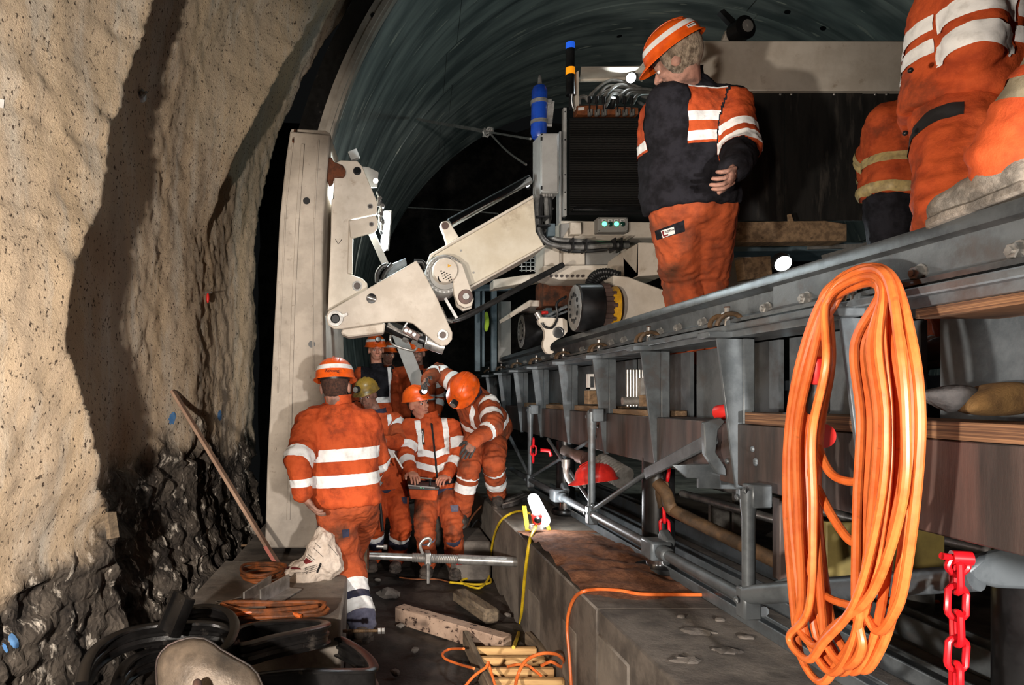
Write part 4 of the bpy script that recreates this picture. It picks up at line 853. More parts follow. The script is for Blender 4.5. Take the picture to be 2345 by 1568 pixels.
# rail hook
t = thing('rail_hook', 'cream hooked clamp plate gripping the rail beside the near wheel', 'hook', P(1262, 805, 4.95))
def c9(x, y): return (1060+x/6.514, 620+y/6.514)
mb = MB(); mb.plate([c9(*q) for q in ((1165, 690), (1500, 700), (1560, 740), (1570, 900), (1510, 970), (1400, 1030), (1330, 1080), (1305, 1130), (1310, 1180), (1360, 1195), (1365, 1215), (1320, 1240), (1270, 1235), (1225, 1195), (1200, 1130), (1200, 1060), (1225, 990), (1225, 900), (1195, 840), (1135, 780), (1125, 730))], 4.92, .06); mb.build('plate', CREAM, t, bevel=.006, seg=2)
mb = MB(); q = P(*c9(1420, 920), 4.92); mb.lathe([(.042, 0), (.042, .012), (.032, .012), (.032, .004), (1e-5, .004)], q, (0, -1, 0), 20); mb.build('pin', CHROME, t)
mb = MB(); mb.tube(spline([P(*c9(x, y), 4.88) for x, y in ((1545, 380), (1430, 450), (1395, 520), (1410, 640), (1390, 760), (1320, 850), (1220, 830), (1185, 770))], 7), .009, 8); mb.build('hose', BLK, t)
mb = MB(); mb.cyl(P(*c9(1100, 620), 4.95), P(*c9(1150, 710), 4.95), .022, 12); mb.build('rod', ALU, t)
# step plate and red button box
mb = MB(); mb.prism([P(1168, 718, 5.6), P(1212, 687, 5.9), P(1300, 689, 5.9), P(1300, 702, 5.9), P(1214, 701, 5.9), P(1170, 727, 5.6)], (.0, .5, 0)); mb.build('step_plate', CREAM, mc, bevel=.004)
mplate('blue_box', [(1250, 704), (1265, 704), (1265, 726), (1250, 726)], 5.5, .1, TEAL)
mb = MB(); q = P(1240, 716, 5.5); mb.cyl(q, q+V((.05, 0, 0)), .015, 12); mb.build('red_button', REDPL, mc)
mb = MB(); mb.cyl(P(1255, 722, 5.0), P(1300, 700, 4.9), .012, 10); mb.cyl(P(1258, 728, 5.0), P(1300, 712, 4.9), .008, 10); mb.build('linkage', STEEL, mc)
# ---- blue-grey posts of the rear frame
t = thing('post_frame', 'blue-grey steel frame of posts standing behind the erector', 'frame', P(1130, 830, 7.6))
for x0, x1, y0, y1 in ((1088, 1100, 665, 830), (1125, 1138, 640, 830), (1104, 1110, 650, 820)): mb = MB(); mb.plate([(x0, y0), (x1, y0), (x1, y1+20), (x0, y1+20)], 7.6, .06); mb.build('post', TEAL, t, bevel=.004)
for a in (((1085, 652), (1185, 650), (1185, 664), (1085, 666)), ((1125, 640), (1170, 640), (1170, 652), (1125, 652))): mb = MB(); mb.plate(a, 7.58, .08); mb.build('rail', TEAL, t, bevel=.004)
mb = MB(); mb.plate([(1140, 690), (1170, 690), (1170, 830), (1140, 830)], 7.75, .04); mb.build('panel', GREYP, t)
blob('work_glove', LIME, [(1108, 750), (1112, 735), (1108, 720), (1115, 708), (1120, 722), (1122, 740), (1118, 755), (1114, 762)], 7.45, .05, 'lime green work glove hanging on the rear frame', 'glove', 4, .01)
# ---- big cream beam, rubber curtain and things behind the men on the right
BD = 4.55
t = thing('cross_girder', 'wide cream cross beam spanning behind the grey-haired man', 'beam', P(1850, 207, BD))
mb = MB(); mb.plate([(1592, 93), (2420, 93), (2420, 207), (1592, 207)], BD, .3); mb.build('beam', CREAM, t, bevel=.006)
mb = MB(); mb.plate([(1500, 118), (1510, 94), (1592, 94), (1592, 140), (1478, 136)], BD+.05, .2); mb.build('beam_end', CREAM, t, bevel=.006)
cu = thing('rubber_curtain', 'black rubber curtain bolted below the cream cross beam', 'curtain', P(1850, 500, BD))
for a, b in ((1640, 1796), (1798, 1975), (1977, 2420)): mb = MB(); mb.plate([(a, 206), (b, 206), (b, 505), (a, 505)], BD+.04+.01*(a % 2), .015); mb.build('strip', CURT, cu)
for x in (1697, 1787, 1812, 1910, 2004, 2030): mb = MB(); q = P(x, 216, BD+.03); mb.ell(q, (.009, .007, .009), None, 8, 6); mb.build('bolt', GALV, cu)
t = thing('guide_roller', 'black rubber guide roller with grey hub above the cream beam', 'roller', P(1700, 93, BD+.1))
q = P(1703, 65, BD+.1); mb = MB(); mb.lathe([(.06, -.03), (.08, -.02), (.08, .07), (.07, .08)], q, (-.25, 1, 0), 26); mb.build('tyre', RUB, t)
mb = MB(); mb.lathe([(.042, .034), (.042, .04), (.014, .042), (.012, .05), (1e-5, .05)], q+V((0, 0, 0)), (.25, -1, 0), 20); mb.build('hub', GREYP, t)
mb = MB(); mb.plate([(1655, 92), (1668, 62), (1690, 52), (1690, 92)], BD+.16, .06); mb.build('cover', CREAM, t, bevel=.01)
mb = MB(); mb.plate([(1648, 26), (1658, 20), (1690, 50), (1680, 60)], BD+.2, .04); mb.build('arm', BLK, t)
mb = MB(); mb.plate([(1655, 508), (1890, 505), (1940, 512), (1940, 552), (1655, 555)], BD-.1, .14); mb.build('timber_beam', WOOD, None, bevel=.004, label='brown timber beam below the black rubber curtain', cat='beam')
mb = MB(); mb.plate([(1806, 490), (1812, 490), (1818, 508), (1808, 508)], BD-.1, .02); mb.build('wood_splinter', WOOD, None, label='small wood splinter standing on the timber beam', cat='wood')
t = thing('rear_platform', 'blue-grey sheet platform with angle struts beyond the rail', 'platform', P(1900, 640, BD))
mb = MB(); mb.plate([(1640, 556), (2010, 556), (2010, 572), (1640, 576)], BD+.3, .4); mb.build('deck', TEAL, t)
mb = MB(); mb.bar(P(1885, 590, BD+.25), P(1995, 558, BD+.25), .03, .04); mb.build('strut', ALU, t)
mb = MB(); mb.bar(P(1850, 566, BD+.25), P(2010, 562, BD+.25), .02, .03); mb.build('edge', ALU, t)
mb = MB(); mb.plate([(1600, 640), (1690, 588), (1720, 588), (1720, 760), (1600, 760)], BD+.1, .3); mb.build('cheek_plate', GREYP, t)
mb = MB(); mb.plate([(1700, 590), (1765, 585), (1770, 635), (1706, 640)], BD-.05, .1); mb.build('wood_packing', WOOD, t, bevel=.004)
lamp('work lamp glowing behind the rail beside the wood packing', 1792, 602, BD-.12, .06, 16, (-.1, -1, -.6))
# carriage floor inside the rails (men stand on it)
mb = MB(); mb.box(1.68, 4.6, 1.0, 6.6, CZ+.02, CZ+.06)
mb.build('walkway_deck', STEEL, None, label='steel walkway deck inside the rail where the men stand', cat='deck')
mb = MB(); mb.box(1.75, 4.6, 1.2, 6.6, CZ-.35, CZ+.02); mb.build('deck_beam', STEEL, None, label='deep steel beam under the walkway deck', cat='beam')
# ---- ropes and wires across the tunnel
def rope(pts, d, r, label, m=GALV, cat='rope'):
    mb = MB(); mb.tube(spline([P(x, y, d+dd) for x, y, dd in pts], 5), r, 6); return mb.build('rope', m, None, label=label, cat=cat, group='wires across the tunnel')
rope([(957, 273, 4.2), (1010, 283, 3.4), (1070, 293, 2.4), (1120, 303, 1.6)], 6, .022, 'thick grey strap from the lining to the rope knot', ALU)
rope([(1118, 302, 1.6), (1160, 309, 1), (1215, 318, .2)], 6, .011, 'thin rope from the knot to the blue bottle')
rope([(1120, 303, 1.6), (1160, 345, 1), (1205, 377, .3)], 6, .01, 'thin rope sagging from the knot to the machine')
rope([(935, 475, 3.5), (1060, 482, 2), (1140, 489, 1)], 6, .008, 'thin level wire behind the boom')
t = MB(); q = P(1118, 302, 7.6); t.tube([q+V((.05*math.cos(a*1.3), .05*math.sin(a), .04*math.sin(a*2.1))) for a in [i*.6 for i in range(22)]], .012, 6); t.build('rope_knot', ALU, None, label='tangled knot joining the ropes below the tunnel crown', cat='knot')
# ================================================================ PEOPLE
def solve(px, py, par, L, sg):
    u = V(((px-VX)/F, 1, (VY-py)/F)); o = V((0, 0, CZ)); w = o-par
    a = u.dot(u); b = 2*u.dot(w); c = w.dot(w)-L*L; D = b*b-4*a*c
    d = -b/(2*a) if D < 0 else (-b+sg*math.sqrt(D))/(2*a)
    return o+u*d
def remesh(mb, vox, it):
    me = bpy.data.meshes.new('tmp'); me.from_pydata(mb.v, [], mb.f)
    bm = bmesh.new(); bm.from_mesh(me); bmesh.ops.recalc_face_normals(bm, faces=bm.faces); bm.to_mesh(me); bm.free()
    o = bpy.data.objects.new('tmp', me); COL.objects.link(o)
    r = o.modifiers.new('r', 'REMESH'); r.mode = 'VOXEL'; r.voxel_size = vox; r.adaptivity = 0
    s = o.modifiers.new('s', 'SMOOTH'); s.factor = .5; s.iterations = it
    dg = bpy.context.evaluated_depsgraph_get(); dg.update()
    out = bpy.data.meshes.new_from_object(o.evaluated_get(dg)); bpy.data.objects.remove(o); bpy.data.meshes.remove(me); return out
def get_co(me): a = np.empty(len(me.vertices)*3, np.float64); me.vertices.foreach_get('co', a); return a.reshape(-1, 3)
def wrinkle(me, amp, joints, seed):
    co = get_co(me); nr = np.empty(len(me.vertices)*3); me.vertices.foreach_get('normal', nr); nr = nr.reshape(-1, 3)
    h = np.empty(len(co))
    for i, p in enumerate(co):
        q = V(p)+V((seed*3.1, 0, 0)); h[i] = amp*(1.0*noise.noise(q*7)+.95*(.5-abs(noise.noise(q*V((16, 16, 9)) if False else V((q.x*13, q.y*13, q.z*9)))))+.5*(.4-abs(noise.noise(V((q.x*26, q.y*26, q.z*22)))))+.3*noise.noise(q*40))
    for (j, ax, rad) in joints:
        v = co-np.array(j); t = v@np.array(ax); r = np.linalg.norm(v, axis=1); m = np.clip(1-r/rad, 0, 1)
        ph = np.array([5*noise.noise(V(p)*6) for p in co]) if len(co) < 60000 else 0
        h += amp*.45*m*np.sin(t*2*PI/.05+v[:, 0]*14+ph)
    co += nr*h[:, None]; me.vertices.foreach_set('co', co.reshape(-1)); me.update()
def seg_dist(co, a, b):
    a, b = np.array(a), np.array(b); ab = b-a; t = np.clip(((co-a)@ab)/(ab@ab), 0, 1); return np.linalg.norm(co-a-t[:, None]*ab, axis=1)
def person(label, J, S=1.0, LS=1.0, bulk=1.0, fwd=(0, -1, 0), face=(0, -1, 0), jacket=ORANGE, trousers=ORANGE, helmet=HEL_O, stripe=True, lamp=None, skin=SKIN, hair=HAIRD,
           bands=(), boot=BOOT, vox=.0065, cvox=.0125, belly=0, seed=1, curlL=.6, curlR=.6, head=True, collar=None, wr=1.0, bootshaft=.14, gloves=None, headup=None, hem=-.1, group='workers in hi-vis clothing', neckL=.19):
    K = {}
    K['pelvis'] = J['pelvis'] if isinstance(J['pelvis'], Vector) else P(*J['pelvis'])
    def so(n, par, L, default_sg=1):
        q = J[n]
        if isinstance(q, Vector): K[n] = q; return
        sg = q[2] if len(q) > 2 else 0
        if sg == 0:
            p = solve(q[0], q[1], K[par], L, 1); p2 = solve(q[0], q[1], K[par], L, -1); K[n] = (p+p2)/2     # frontal plane through closest point
            u = V(((q[0]-VX)/F, 1, (VY-q[1])/F)); K[n] = V((0, 0, CZ))+u*K[par].y if abs(K[n].y-K[par].y) < 9 else K[n]
        else: K[n] = solve(q[0], q[1], K[par], L, sg)
    so('neck', 'pelvis', .5*S); so('head', 'neck', neckL*S)
    for s in 'LR':
        so('sh'+s, 'neck', .18*S*bulk**.5); so('el'+s, 'sh'+s, .29*S); so('wr'+s, 'el'+s, .25*S); so('hd'+s, 'wr'+s, .17*S)
        so('hip'+s, 'pelvis', .095*S); so('kn'+s, 'hip'+s, .43*S*LS); so('an'+s, 'kn'+s, .42*S*LS); so('to'+s, 'an'+s, .2*S)
    fwd = V(fwd).normalized()
    base = V(((K['anL'].x+K['anR'].x)/2, (K['anL'].y+K['anR'].y)/2, min(K['anL'].z, K['anR'].z)-.085))
    root = thing('person', label, 'person', base, group); off = base
    def fin(me, name, m, parent=None, sub=None):
        me.transform(Matrix.Translation(-off)); me.materials.clear()
        o = link(name, me, m, parent or root, off, smooth=180); return o
    ax = (K['neck']-K['pelvis']).normalized(); lat = (K['shR']-K['shL']); lat = (lat-ax*lat.dot(ax)).normalized(); tf = ax.cross(lat)
    if tf.dot(fwd) < 0: tf = -tf
    hl = (K['hipR']-K['hipL']).normalized()
    TL = (K['neck']-K['pelvis']).length
    bk = bulk*S
    # ---------------- jacket
    mb = MB(); vs = []; fs = []; n = 24
    rings = [(hem, .18, .138), (hem*.4+.01, .19, .146), (.12, .186, .142), (.35, .186, .138), (.6, .198, .138), (.8, .185, .122), (.92, .13, .1), (1.03, .072, .072)]
    for t, a, b in rings:
        c = K['pelvis']+ax*TL*t+tf*belly*max(0, 1-abs(t-.15)/.5)*.5; l = (hl*(1-max(0, min(1, t*1.6)))+lat*max(0, min(1, t*1.6))).normalized(); l = (l-ax*l.dot(ax)).normalized(); f2 = ax.cross(l)
        if f2.dot(tf) < 0: f2 = -f2
        for k in range(n):
            an = 2*PI*k/n; ca, sa = math.cos(an), math.sin(an); e = .8
            bb = b+(belly*max(0, 1-abs(t-.15)/.5) if sa > 0 else 0)
            vs.append(c+l*a*bk*math.copysign(abs(ca)**e, ca)+f2*bb*bk*math.copysign(abs(sa)**e, sa))
    for i in range(len(rings)-1):
        for k in range(n): fs.append((i*n+k, i*n+(k+1) % n, (i+1)*n+(k+1) % n, (i+1)*n+k))
    fs += [tuple(range(n))[::-1], tuple(range((len(rings)-1)*n, len(rings)*n))]; mb.add(vs, fs)
    for s in 'LR':
        mb.cap(K['neck']-ax*.07*S, K['sh'+s]-ax*.02, .072*bk, .084*bk); mb.cap(K['sh'+s]-ax*.02, K['el'+s], .082*bk, .066*bk); mb.cap(K['el'+s], K['wr'+s], .066*bk, .05*bk)
    jm = remesh(mb, cvox, 4)
    jts = [(K['el'+s], (K['wr'+s]-K['sh'+s]).normalized(), .14) for s in 'LR']+[(K['pelvis']+ax*TL*.1, ax, .25), (K['shL'], (K['elL']-K['shL']).normalized(), .12), (K['shR'], (K['elR']-K['shR']).normalized(), .12)]
    wrinkle(jm, .0125*wr, jts, seed)
    # ---------------- trousers
    mb = MB(); rm = Matrix((hl, tf, ax)).transposed()
    mb.ell(K['pelvis']-ax*.02, (.168*bk, .12*bk, .13*S), rm)
    for s in 'LR': mb.cap(K['hip'+s], K['kn'+s], .112*bk, .084*bk); mb.cap(K['kn'+s], K['an'+s]+(K['kn'+s]-K['an'+s]).normalized()*.03, .084*bk, .072*bk)
    tm = remesh(mb, cvox, 4)
    wrinkle(tm, .0135*wr, [(K['kn'+s], (K['an'+s]-K['hip'+s]).normalized(), .2) for s in 'LR']+[(K['an'+s], (K['an'+s]-K['kn'+s]).normalized(), .18) for s in 'LR'], seed+5)
    # ---------------- labels for bands
    bones = {'jacket': {'torso': None}, 'trousers': {}}
    for s in 'LR':
        bones['jacket']['ua'+s] = (K['sh'+s], K['el'+s], .08*bk); bones['jacket']['fa'+s] = (K['el'+s], K['wr'+s], .06*bk)
        bones['trousers']['th'+s] = (K['hip'+s], K['kn'+s], .1*bk); bones['trousers']['sk'+s] = (K['kn'+s], K['an'+s], .08*bk)
    srcs = {'jacket': jm, 'trousers': tm}; labs = {}
    for g, me in srcs.items():
        co = get_co(me); names = list(bones[g]); D = []
        for nm in names:
            if nm == 'torso':
                v = co-np.array(K['pelvis']); u = v@np.array(lat); f = v@np.array(tf); t = v@np.array(ax)
                ue = np.maximum(np.abs(u)-.06*bk, 0); te = np.maximum(t-TL, 0); D.append(np.sqrt(ue**2+f**2+te**2)-.13*bk)
            else: a, b, r = bones[g][nm]; D.append(seg_dist(co, a, b)-r)
        labs[g] = (names, np.argmin(np.array(D), axis=0))
    def band(g, nm, planes, m, name, offn):
        names, lb = labs[g]; bm = bmesh.new(); bm.from_mesh(srcs[g]); bm.verts.ensure_lookup_table()
        idx = {names.index(q) for q in (nm if isinstance(nm, tuple) else (nm,))}
        bmesh.ops.delete(bm, geom=[f for f in bm.faces if not all(lb[v.index] in idx for v in f.verts)], context='FACES')
        bm.normal_update(); nrm = None
        for p, no in planes:
            if not bm.faces: break
            bmesh.ops.bisect_plane(bm, geom=bm.verts[:]+bm.edges[:]+bm.faces[:], plane_co=p, plane_no=no, clear_inner=True)
        if bm.faces:
            bm.normal_update(); bm.verts.index_update(); bm.faces.index_update()
            for v in bm.verts: v.co += v.normal*offn
            seen = set(); bm.faces.ensure_lookup_table()
            for f0 in bm.faces:
                if f0.index in seen: continue
                isl = []; st = [f0]; seen.add(f0.index)
                while st:
                    f = st.pop(); isl.append(f)
                    for e in f.edges:
                        for f2 in e.link_faces:
                            if f2.index not in seen: seen.add(f2.index); st.append(f2)
                if sum(f.calc_area() for f in isl) < .0016: continue
                ids = {}; vs = []; fs = []
                for f in isl:
                    for v in f.verts:
                        if v.index not in ids: ids[v.index] = len(vs); vs.append(tuple(v.co))
                    fs.append([ids[v.index] for v in f.verts])
                me = bpy.data.meshes.new(name); me.from_pydata(vs, [], fs); fin(me, name, m, PARENTS[g])
        bm.free()
    jo_src = jm.copy(); to_src = tm.copy(); srcs = {'jacket': jo_src, 'trousers': to_src}
    PARENTS = {'jacket': fin(jm, 'jacket', jacket), 'trousers': fin(tm, 'trousers', trousers)}
    for bi, b in enumerate(bands):
        nm, t0, t1 = b[0], b[1], b[2]; m = b[3] if len(b) > 3 and b[3] is not None else REFL; ex = b[4] if len(b) > 4 else {}
        first = nm[0] if isinstance(nm, tuple) else nm
        g = 'jacket' if first[:2] in ('to', 'ua', 'fa') else 'trousers'
        p0, p1 = (K['pelvis'], K['neck']) if first == 'torso' else bones[g][first][:2]
        a_ = p1-p0; tilt = ex.get('tilt', 0); no = (a_.normalized()+lat*tilt).normalized()
        pl = [(p0+a_*t0, no), (p0+a_*t1, -no)]
        if 'v' in ex:     # chevron half: only one side of the body
            pl.append((p0, lat*ex['v']))
        if 'u' in ex: pl += [(p0+lat*ex['u'][0]*S, (lat+a_.normalized()*ex.get('lean', 0)).normalized()), (p0+lat*ex['u'][1]*S, -(lat+a_.normalized()*ex.get('lean', 0)).normalized())]
        if 'f' in ex: pl.append((p0, tf*ex['f']))
        nmx = ex.get('name', 'reflective_band' if m in (REFL, REFLY) else 'fabric_panel')
        band(g, nm, pl, m, nmx, ex.get('off', .0035 if m not in (REFL, REFLY) else .0055))
    bpy.data.meshes.remove(jo_src); bpy.data.meshes.remove(to_src)
    # ---------------- body: one continuous skin mesh
    mb = MB(); hc = K['head']; fc = V(face).normalized()
    hu = V(headup).normalized() if headup else (hc-K['neck']).normalized(); hu = (hu-fc*hu.dot(fc)).normalized(); hx = fc.cross(hu)
    HM = Matrix((hx, fc, hu)).transposed(); hs = 1.0*min(S, 1.06)
    def h(x, y, z): return hc+HM @ V((x, y, z))*hs
    def hr(a, b, c): return (a*hs, b*hs, c*hs)
    if head:
        mb.ell(h(0, -.012, .03), hr(.076, .096, .09), HM); mb.ell(h(0, .022, -.03), hr(.064, .07, .082), HM); mb.ell(h(0, .04, -.082), hr(.046, .043, .036), HM)
        mb.cap(h(-.036, .078, .014), h(.036, .078, .014), .014*hs, .014*hs); mb.cap(h(0, .088, .004), h(0, .112, -.032), .009*hs, .015*hs)
        for s in (-1, 1):
            mb.ell(h(s*.012, .1, -.038), hr(.01, .01, .008), HM); mb.ell(h(s*.078, -.008, -.012), hr(.012, .026, .034), HM); mb.ell(h(s*.036, .066, -.03), hr(.022, .02, .018), HM)
        mb.cap(h(-.02, .086, -.066), h(.02, .086, -.066), .0085*hs, .0085*hs); mb.cap(h(-.016, .084, -.078), h(.016, .084, -.078), .009*hs, .009*hs)
        mb.cap(K['neck']-ax*.06, h(0, -.02, -.05), .066*S, .058*S)
    else: mb.cap(K['neck']-ax*.06, K['neck']-ax*.02, .05, .05)
    mb.cap(K['pelvis'], K['neck']-ax*.08, .07*S, .08*S)
    hands = MB(); 
    for s, curl in (('L', curlL), ('R', curlR)):
        mb.cap(K['neck']-ax*.1, K['sh'+s]-ax*.02, .05*S, .045*S); mb.cap(K['sh'+s]-ax*.02, K['el'+s], .045*S, .035*S); mb.cap(K['el'+s], K['wr'+s], .035*S, .028*S)
        mb.cap(K['pelvis'], K['hip'+s], .06*S, .06*S); mb.cap(K['hip'+s], K['kn'+s], .055*S, .045*S); mb.cap(K['kn'+s], K['an'+s], .045*S, .035*S)
        hd = (K['hd'+s]-K['wr'+s]).normalized(); pn = (K['pelvis']+ax*TL*.3-K['wr'+s]); pn = pn-hd*pn.dot(hd); pn = pn.normalized() if pn.length > 1e-3 else perp(hd)
        if 'pn'+s in J: pn = V(J['pn'+s]); pn = (pn-hd*pn.dot(hd)).normalized()
        sd = hd.cross(pn); sd = sd if sd.dot(fwd+V((0, 0, .2))) > 0 else -sd       # thumb side looks forward
        w0 = K['wr'+s]; RMh = Matrix((sd, pn, hd)).transposed()
        mb.cap(w0, w0+hd*.03*S, .028*S, .03*S)
        mb.ell(w0+hd*.06*S, (.043*S, .02*S, .055*S), RMh, 12, 8)
        for q, (o_, L) in enumerate(((.031, .072), (.0105, .082), (-.0105, .076), (-.031, .06))):
            b0 = w0+hd*.095*S+sd*o_*S-hd*.008*abs(q-1.3); d0 = (hd+pn*curl*.45+sd*o_*3).normalized(); d1 = (hd+pn*curl*1.6+sd*o_*2).normalized(); d2 = (hd*(.8-curl*.9)+pn*curl*2.2).normalized()
            k1 = b0+d0*L*.45*S; k2 = k1+d1*L*.33*S; k3 = k2+d2*L*.24*S
            hands.cap(b0-d0*.02*S, k1, .0105*S, .0098*S, 8); hands.cap(k1, k2, .0098*S, .009*S, 8); hands.cap(k2, k3, .009*S, .0078*S, 8)
        tb = w0+hd*.03*S+sd*.03*S; td = (hd*.7+sd*.75+pn*.35*curl).normalized(); t1_ = tb+td*.042*S; t2_ = t1_+(hd+sd*.25+pn*.5*curl).normalized()*.034*S
        hands.cap(tb-td*.015, t1_, .014*S, .0112*S, 8); hands.cap(t1_, t2_, .0112*S, .009*S, 8)
    bmsh = remesh(mb, vox, 2)
    bm = bmesh.new(); bm.from_mesh(bmsh); hm = bpy.data.meshes.new('h'); hm.from_pydata(hands.v, [], hands.f)
    if not gloves: bm.from_mesh(hm); bmesh.ops.recalc_face_normals(bm, faces=bm.faces)
    bm.to_mesh(bmsh); bm.free(); bpy.data.meshes.remove(hm)
    body = fin(bmsh, 'body', skin, root)
    if gloves: hands.build('glove', gloves, root, smooth=60)
    if head:
        for s in (-1, 1):
            mb = MB(); mb.ell(h(s*.031, .0795, -.006), hr(.0135, .009, .0085), HM, 10, 8); e = mb.build('eye', EYEW, body)
            mb = MB(); mb.ell(h(s*.031, .0865, -.006), hr(.0062, .004, .0066), HM, 8, 6); mb.build('iris', INK, e)
            mb = MB(); mb.cap(h(s*.016, .091, .013), h(s*.048, .083, .014), .0048*hs, .003*hs, 8); mb.build('eyebrow', hair, body)
        mb = MB(); mb.cap(h(-.02, .0925, -.071), h(.02, .0925, -.071), .0035*hs, .0035*hs, 8); mb.build('mouth', LIP, body)
        # hair: shell over the back of the skull down to the nape
        mb = MB(); vs = []; fs = []; n1, n2 = 22, 9; lo = -.085 if hair == HAIRG else -.075
        for i in range(n2):
            z = .06+(lo-.06)*i/(n2-1)
            for k in range(n1):
                an = R(-28+236*k/(n1-1)) if hair == HAIRG else R(8+164*k/(n1-1)); rx = .0795+(.013 if hair == HAIRG else 0); ry = .0995+(.02 if hair == HAIRG else 0)
                sq = math.sqrt(max(.2, 1-((z-.03)/.125)**2)); wv = 1+(.045*noise.noise(V((k*.9, i*.8, seed))) if hair == HAIRG else 0)
                vs.append(h(rx*math.cos(an)*sq*wv, -.012-ry*math.sin(an)*sq*wv, z))
        for i in range(n2-1):
            for k in range(n1-1): fs.append((i*n1+k, i*n1+k+1, (i+1)*n1+k+1, (i+1)*n1+k))
        mb.add(vs, fs); o = mb.build('hair', hair, root, smooth=180); sf = o.modifiers.new('s', 'SOLIDIFY'); sf.thickness = .012; sf.offset = -1
        if helmet: make_helmet(root, h, HM, hs, helmet, stripe, lamp, seed)
    # ---------------- collar and cuffs
    cm = collar or jacket; cc = K['neck']+ax*.02*S; mb = MB()
    mb.lathe([(.078*S, -.03), (.075*S, .035*S), (.079*S, .05*S), (.07*S, .05*S), (.066*S, -.02)], cc-ax*.01, (ax*.7+(K['head']-K['neck']).normalized()*.3), 22); mb.build('collar', cm, root)
    # ---------------- boots
    for s in 'LR':
        an, to = K['an'+s], K['to'+s]; sh = (K['kn'+s]-an).normalized()
        fd = to-an; fd = V((fd.x, fd.y, fd.z*.35)); fd = fd.normalized() if fd.length > 1e-3 else fwd; up = V((0, 0, 1)); up = (up-fd*up.dot(fd)).normalized(); sdv = fd.cross(up)
        if 'bz'+s in J: pass
        FM = Matrix((sdv, fd, up)).transposed(); g = an-up*.085*S; mb = MB()
        mb.cap(an+sh*bootshaft*S, an-up*.02*S, .066*S, .058*S); mb.cap(an-up*.03*S-fd*.02*S, g+fd*.09*S+up*.05*S, .05*S, .046*S); mb.ell(g+fd*.125*S+up*.045*S, (.052*S, .07*S, .042*S), FM); mb.ell(g-fd*.04*S+up*.05*S, (.044*S, .045*S, .05*S), FM)
        bmh = remesh(mb, .009, 3); wrinkle(bmh, .004, [], seed+9); bo = fin(bmh, 'boot', boot, root)
        pts = [(-.042, -.08), (.04, -.08), (.046, -.02), (.042, .04), (.055, .1), (.05, .16), (.03, .19), (-.02, .195), (-.046, .165), (-.055, .11), (-.044, .04), (-.047, -.02)]
        mb = MB(); mb.prism([g+sdv*x*S+fd*y*S-up*.0*S for x, y in pts], up*.026*S); mb.build('sole', boot if boot == BOOTG else BOOT, bo, bevel=.006)
    return root, K, h, HM, body
def make_helmet(root, h, HM, hs, m, stripe, lamp, seed, parent=None):
    A, B, Cc = .11, .134, .112; z0 = .05; nth = 36; vs = []; fs = []
    def pt(th, t, gr=0):         # t 0 rim .. 1 top
        ph = t*PI/2; c = math.cos(ph)**.85; x = (A+gr)*c*math.sin(th); y = (B+gr)*c*math.cos(th)-.012; z = z0+(Cc+gr)*math.sin(ph); return x, y, z
    prof = []
    for i in range(10): prof.append(('d', i/9*.985))
    rim = []
    for k in range(nth):
        th = 2*PI*k/nth; fw = max(0, math.cos(th)); x, y, z = pt(th, 0); ex = .012+.034*fw**2; n_ = V((math.sin(th), math.cos(th), 0))
        rim.append((x+n_.x*ex, y+n_.y*ex, z-.012-.012*fw))
    rows = [[(x*.95, y*.95, z-.004) for x, y, z in [pt(2*PI*k/nth, 0) for k in range(nth)]], [(x, y, z-.004) for x, y, z in rim], rim]
    for nm, t in prof: rows.append([pt(2*PI*k/nth, t) for k in range(nth)])
    mb = MB()
    for r_ in rows:
        for q in r_: vs.append(h(*q))
    nr = len(rows)
    for i in range(nr-1):
        for k in range(nth): fs.append((i*nth+k, i*nth+(k+1) % nth, (i+1)*nth+(k+1) % nth, (i+1)*nth+k))
    fs.append(tuple((nr-1)*nth+k for k in range(nth))); mb.add(vs, fs)
    hel = mb.build('helmet', m, root, smooth=60)
    for tx in (-.035, 0, .035):        # three raised crown ribs
        pts = []
        for i in range(13):
            a = -.75+1.5*i/12; y = B*math.sin(a*1.15)*.92-.012; rr = 1-(y+.012)**2/B**2-tx*tx/A**2; pts.append(h(tx, y, z0+Cc*math.sqrt(max(.05, rr))+.001))
        mb = MB(); mb.tube(pts, .007 if tx == 0 else .0045, 6); mb.build('crown_rib', m, hel)
    if stripe:
        mb = MB(); vs = []; fs = []
        for k in range(nth):
            for t in (.2, .36): vs.append(h(*pt(2*PI*k/nth, t, .002)))
        for k in range(nth): fs.append((2*k, 2*((k+1) % nth), 2*((k+1) % nth)+1, 2*k+1))
        mb.add(vs, fs); mb.build('reflective_stripe', REFL, hel, smooth=60)
    mb = MB(); vs = []; fs = []
    for k in range(nth):
        for z, gr in ((z0-.002, -.022), (z0-.022, -.026)): th = 2*PI*k/nth; vs.append(h((A+gr)*math.sin(th), (B+gr)*math.cos(th)-.012, z))
    for k in range(nth): fs.append((2*k, 2*((k+1) % nth), 2*((k+1) % nth)+1, 2*k+1))
    mb.add(vs, fs); mb.build('head_strap', BLK, hel)
    if lamp:
        x, y, z = lamp[1] if len(lamp) > 1 else (0, B+.0, z0+.055); n_ = (V((x, y, 0)).normalized()); c = h(x, y, z); axn = (HM @ V((n_.x, n_.y, .15))).normalized()
        mb = MB(); mb.lathe([(.018, -.02), (.028, -.015), (.031, .02), (.029, .026), (.022, .026)], c, axn, 16); lh = mb.build('head_lamp', BLK, hel)
        mb = MB(); mb.lathe([(.026, .02), (.024, .03), (1e-5, .034)], c, axn, 14); mb.build('lamp_lens', LAMPH if lamp[0] == 'on' else ALU, lh)
        if lamp[0] == 'on': light('head_lamp_light', 'SPOT', c+axn*.05, 6, (.9, .96, 1), .02, c+axn*2, 70, .6)
    return hel
LO = lambda x, y, s=0: (x, y, s)
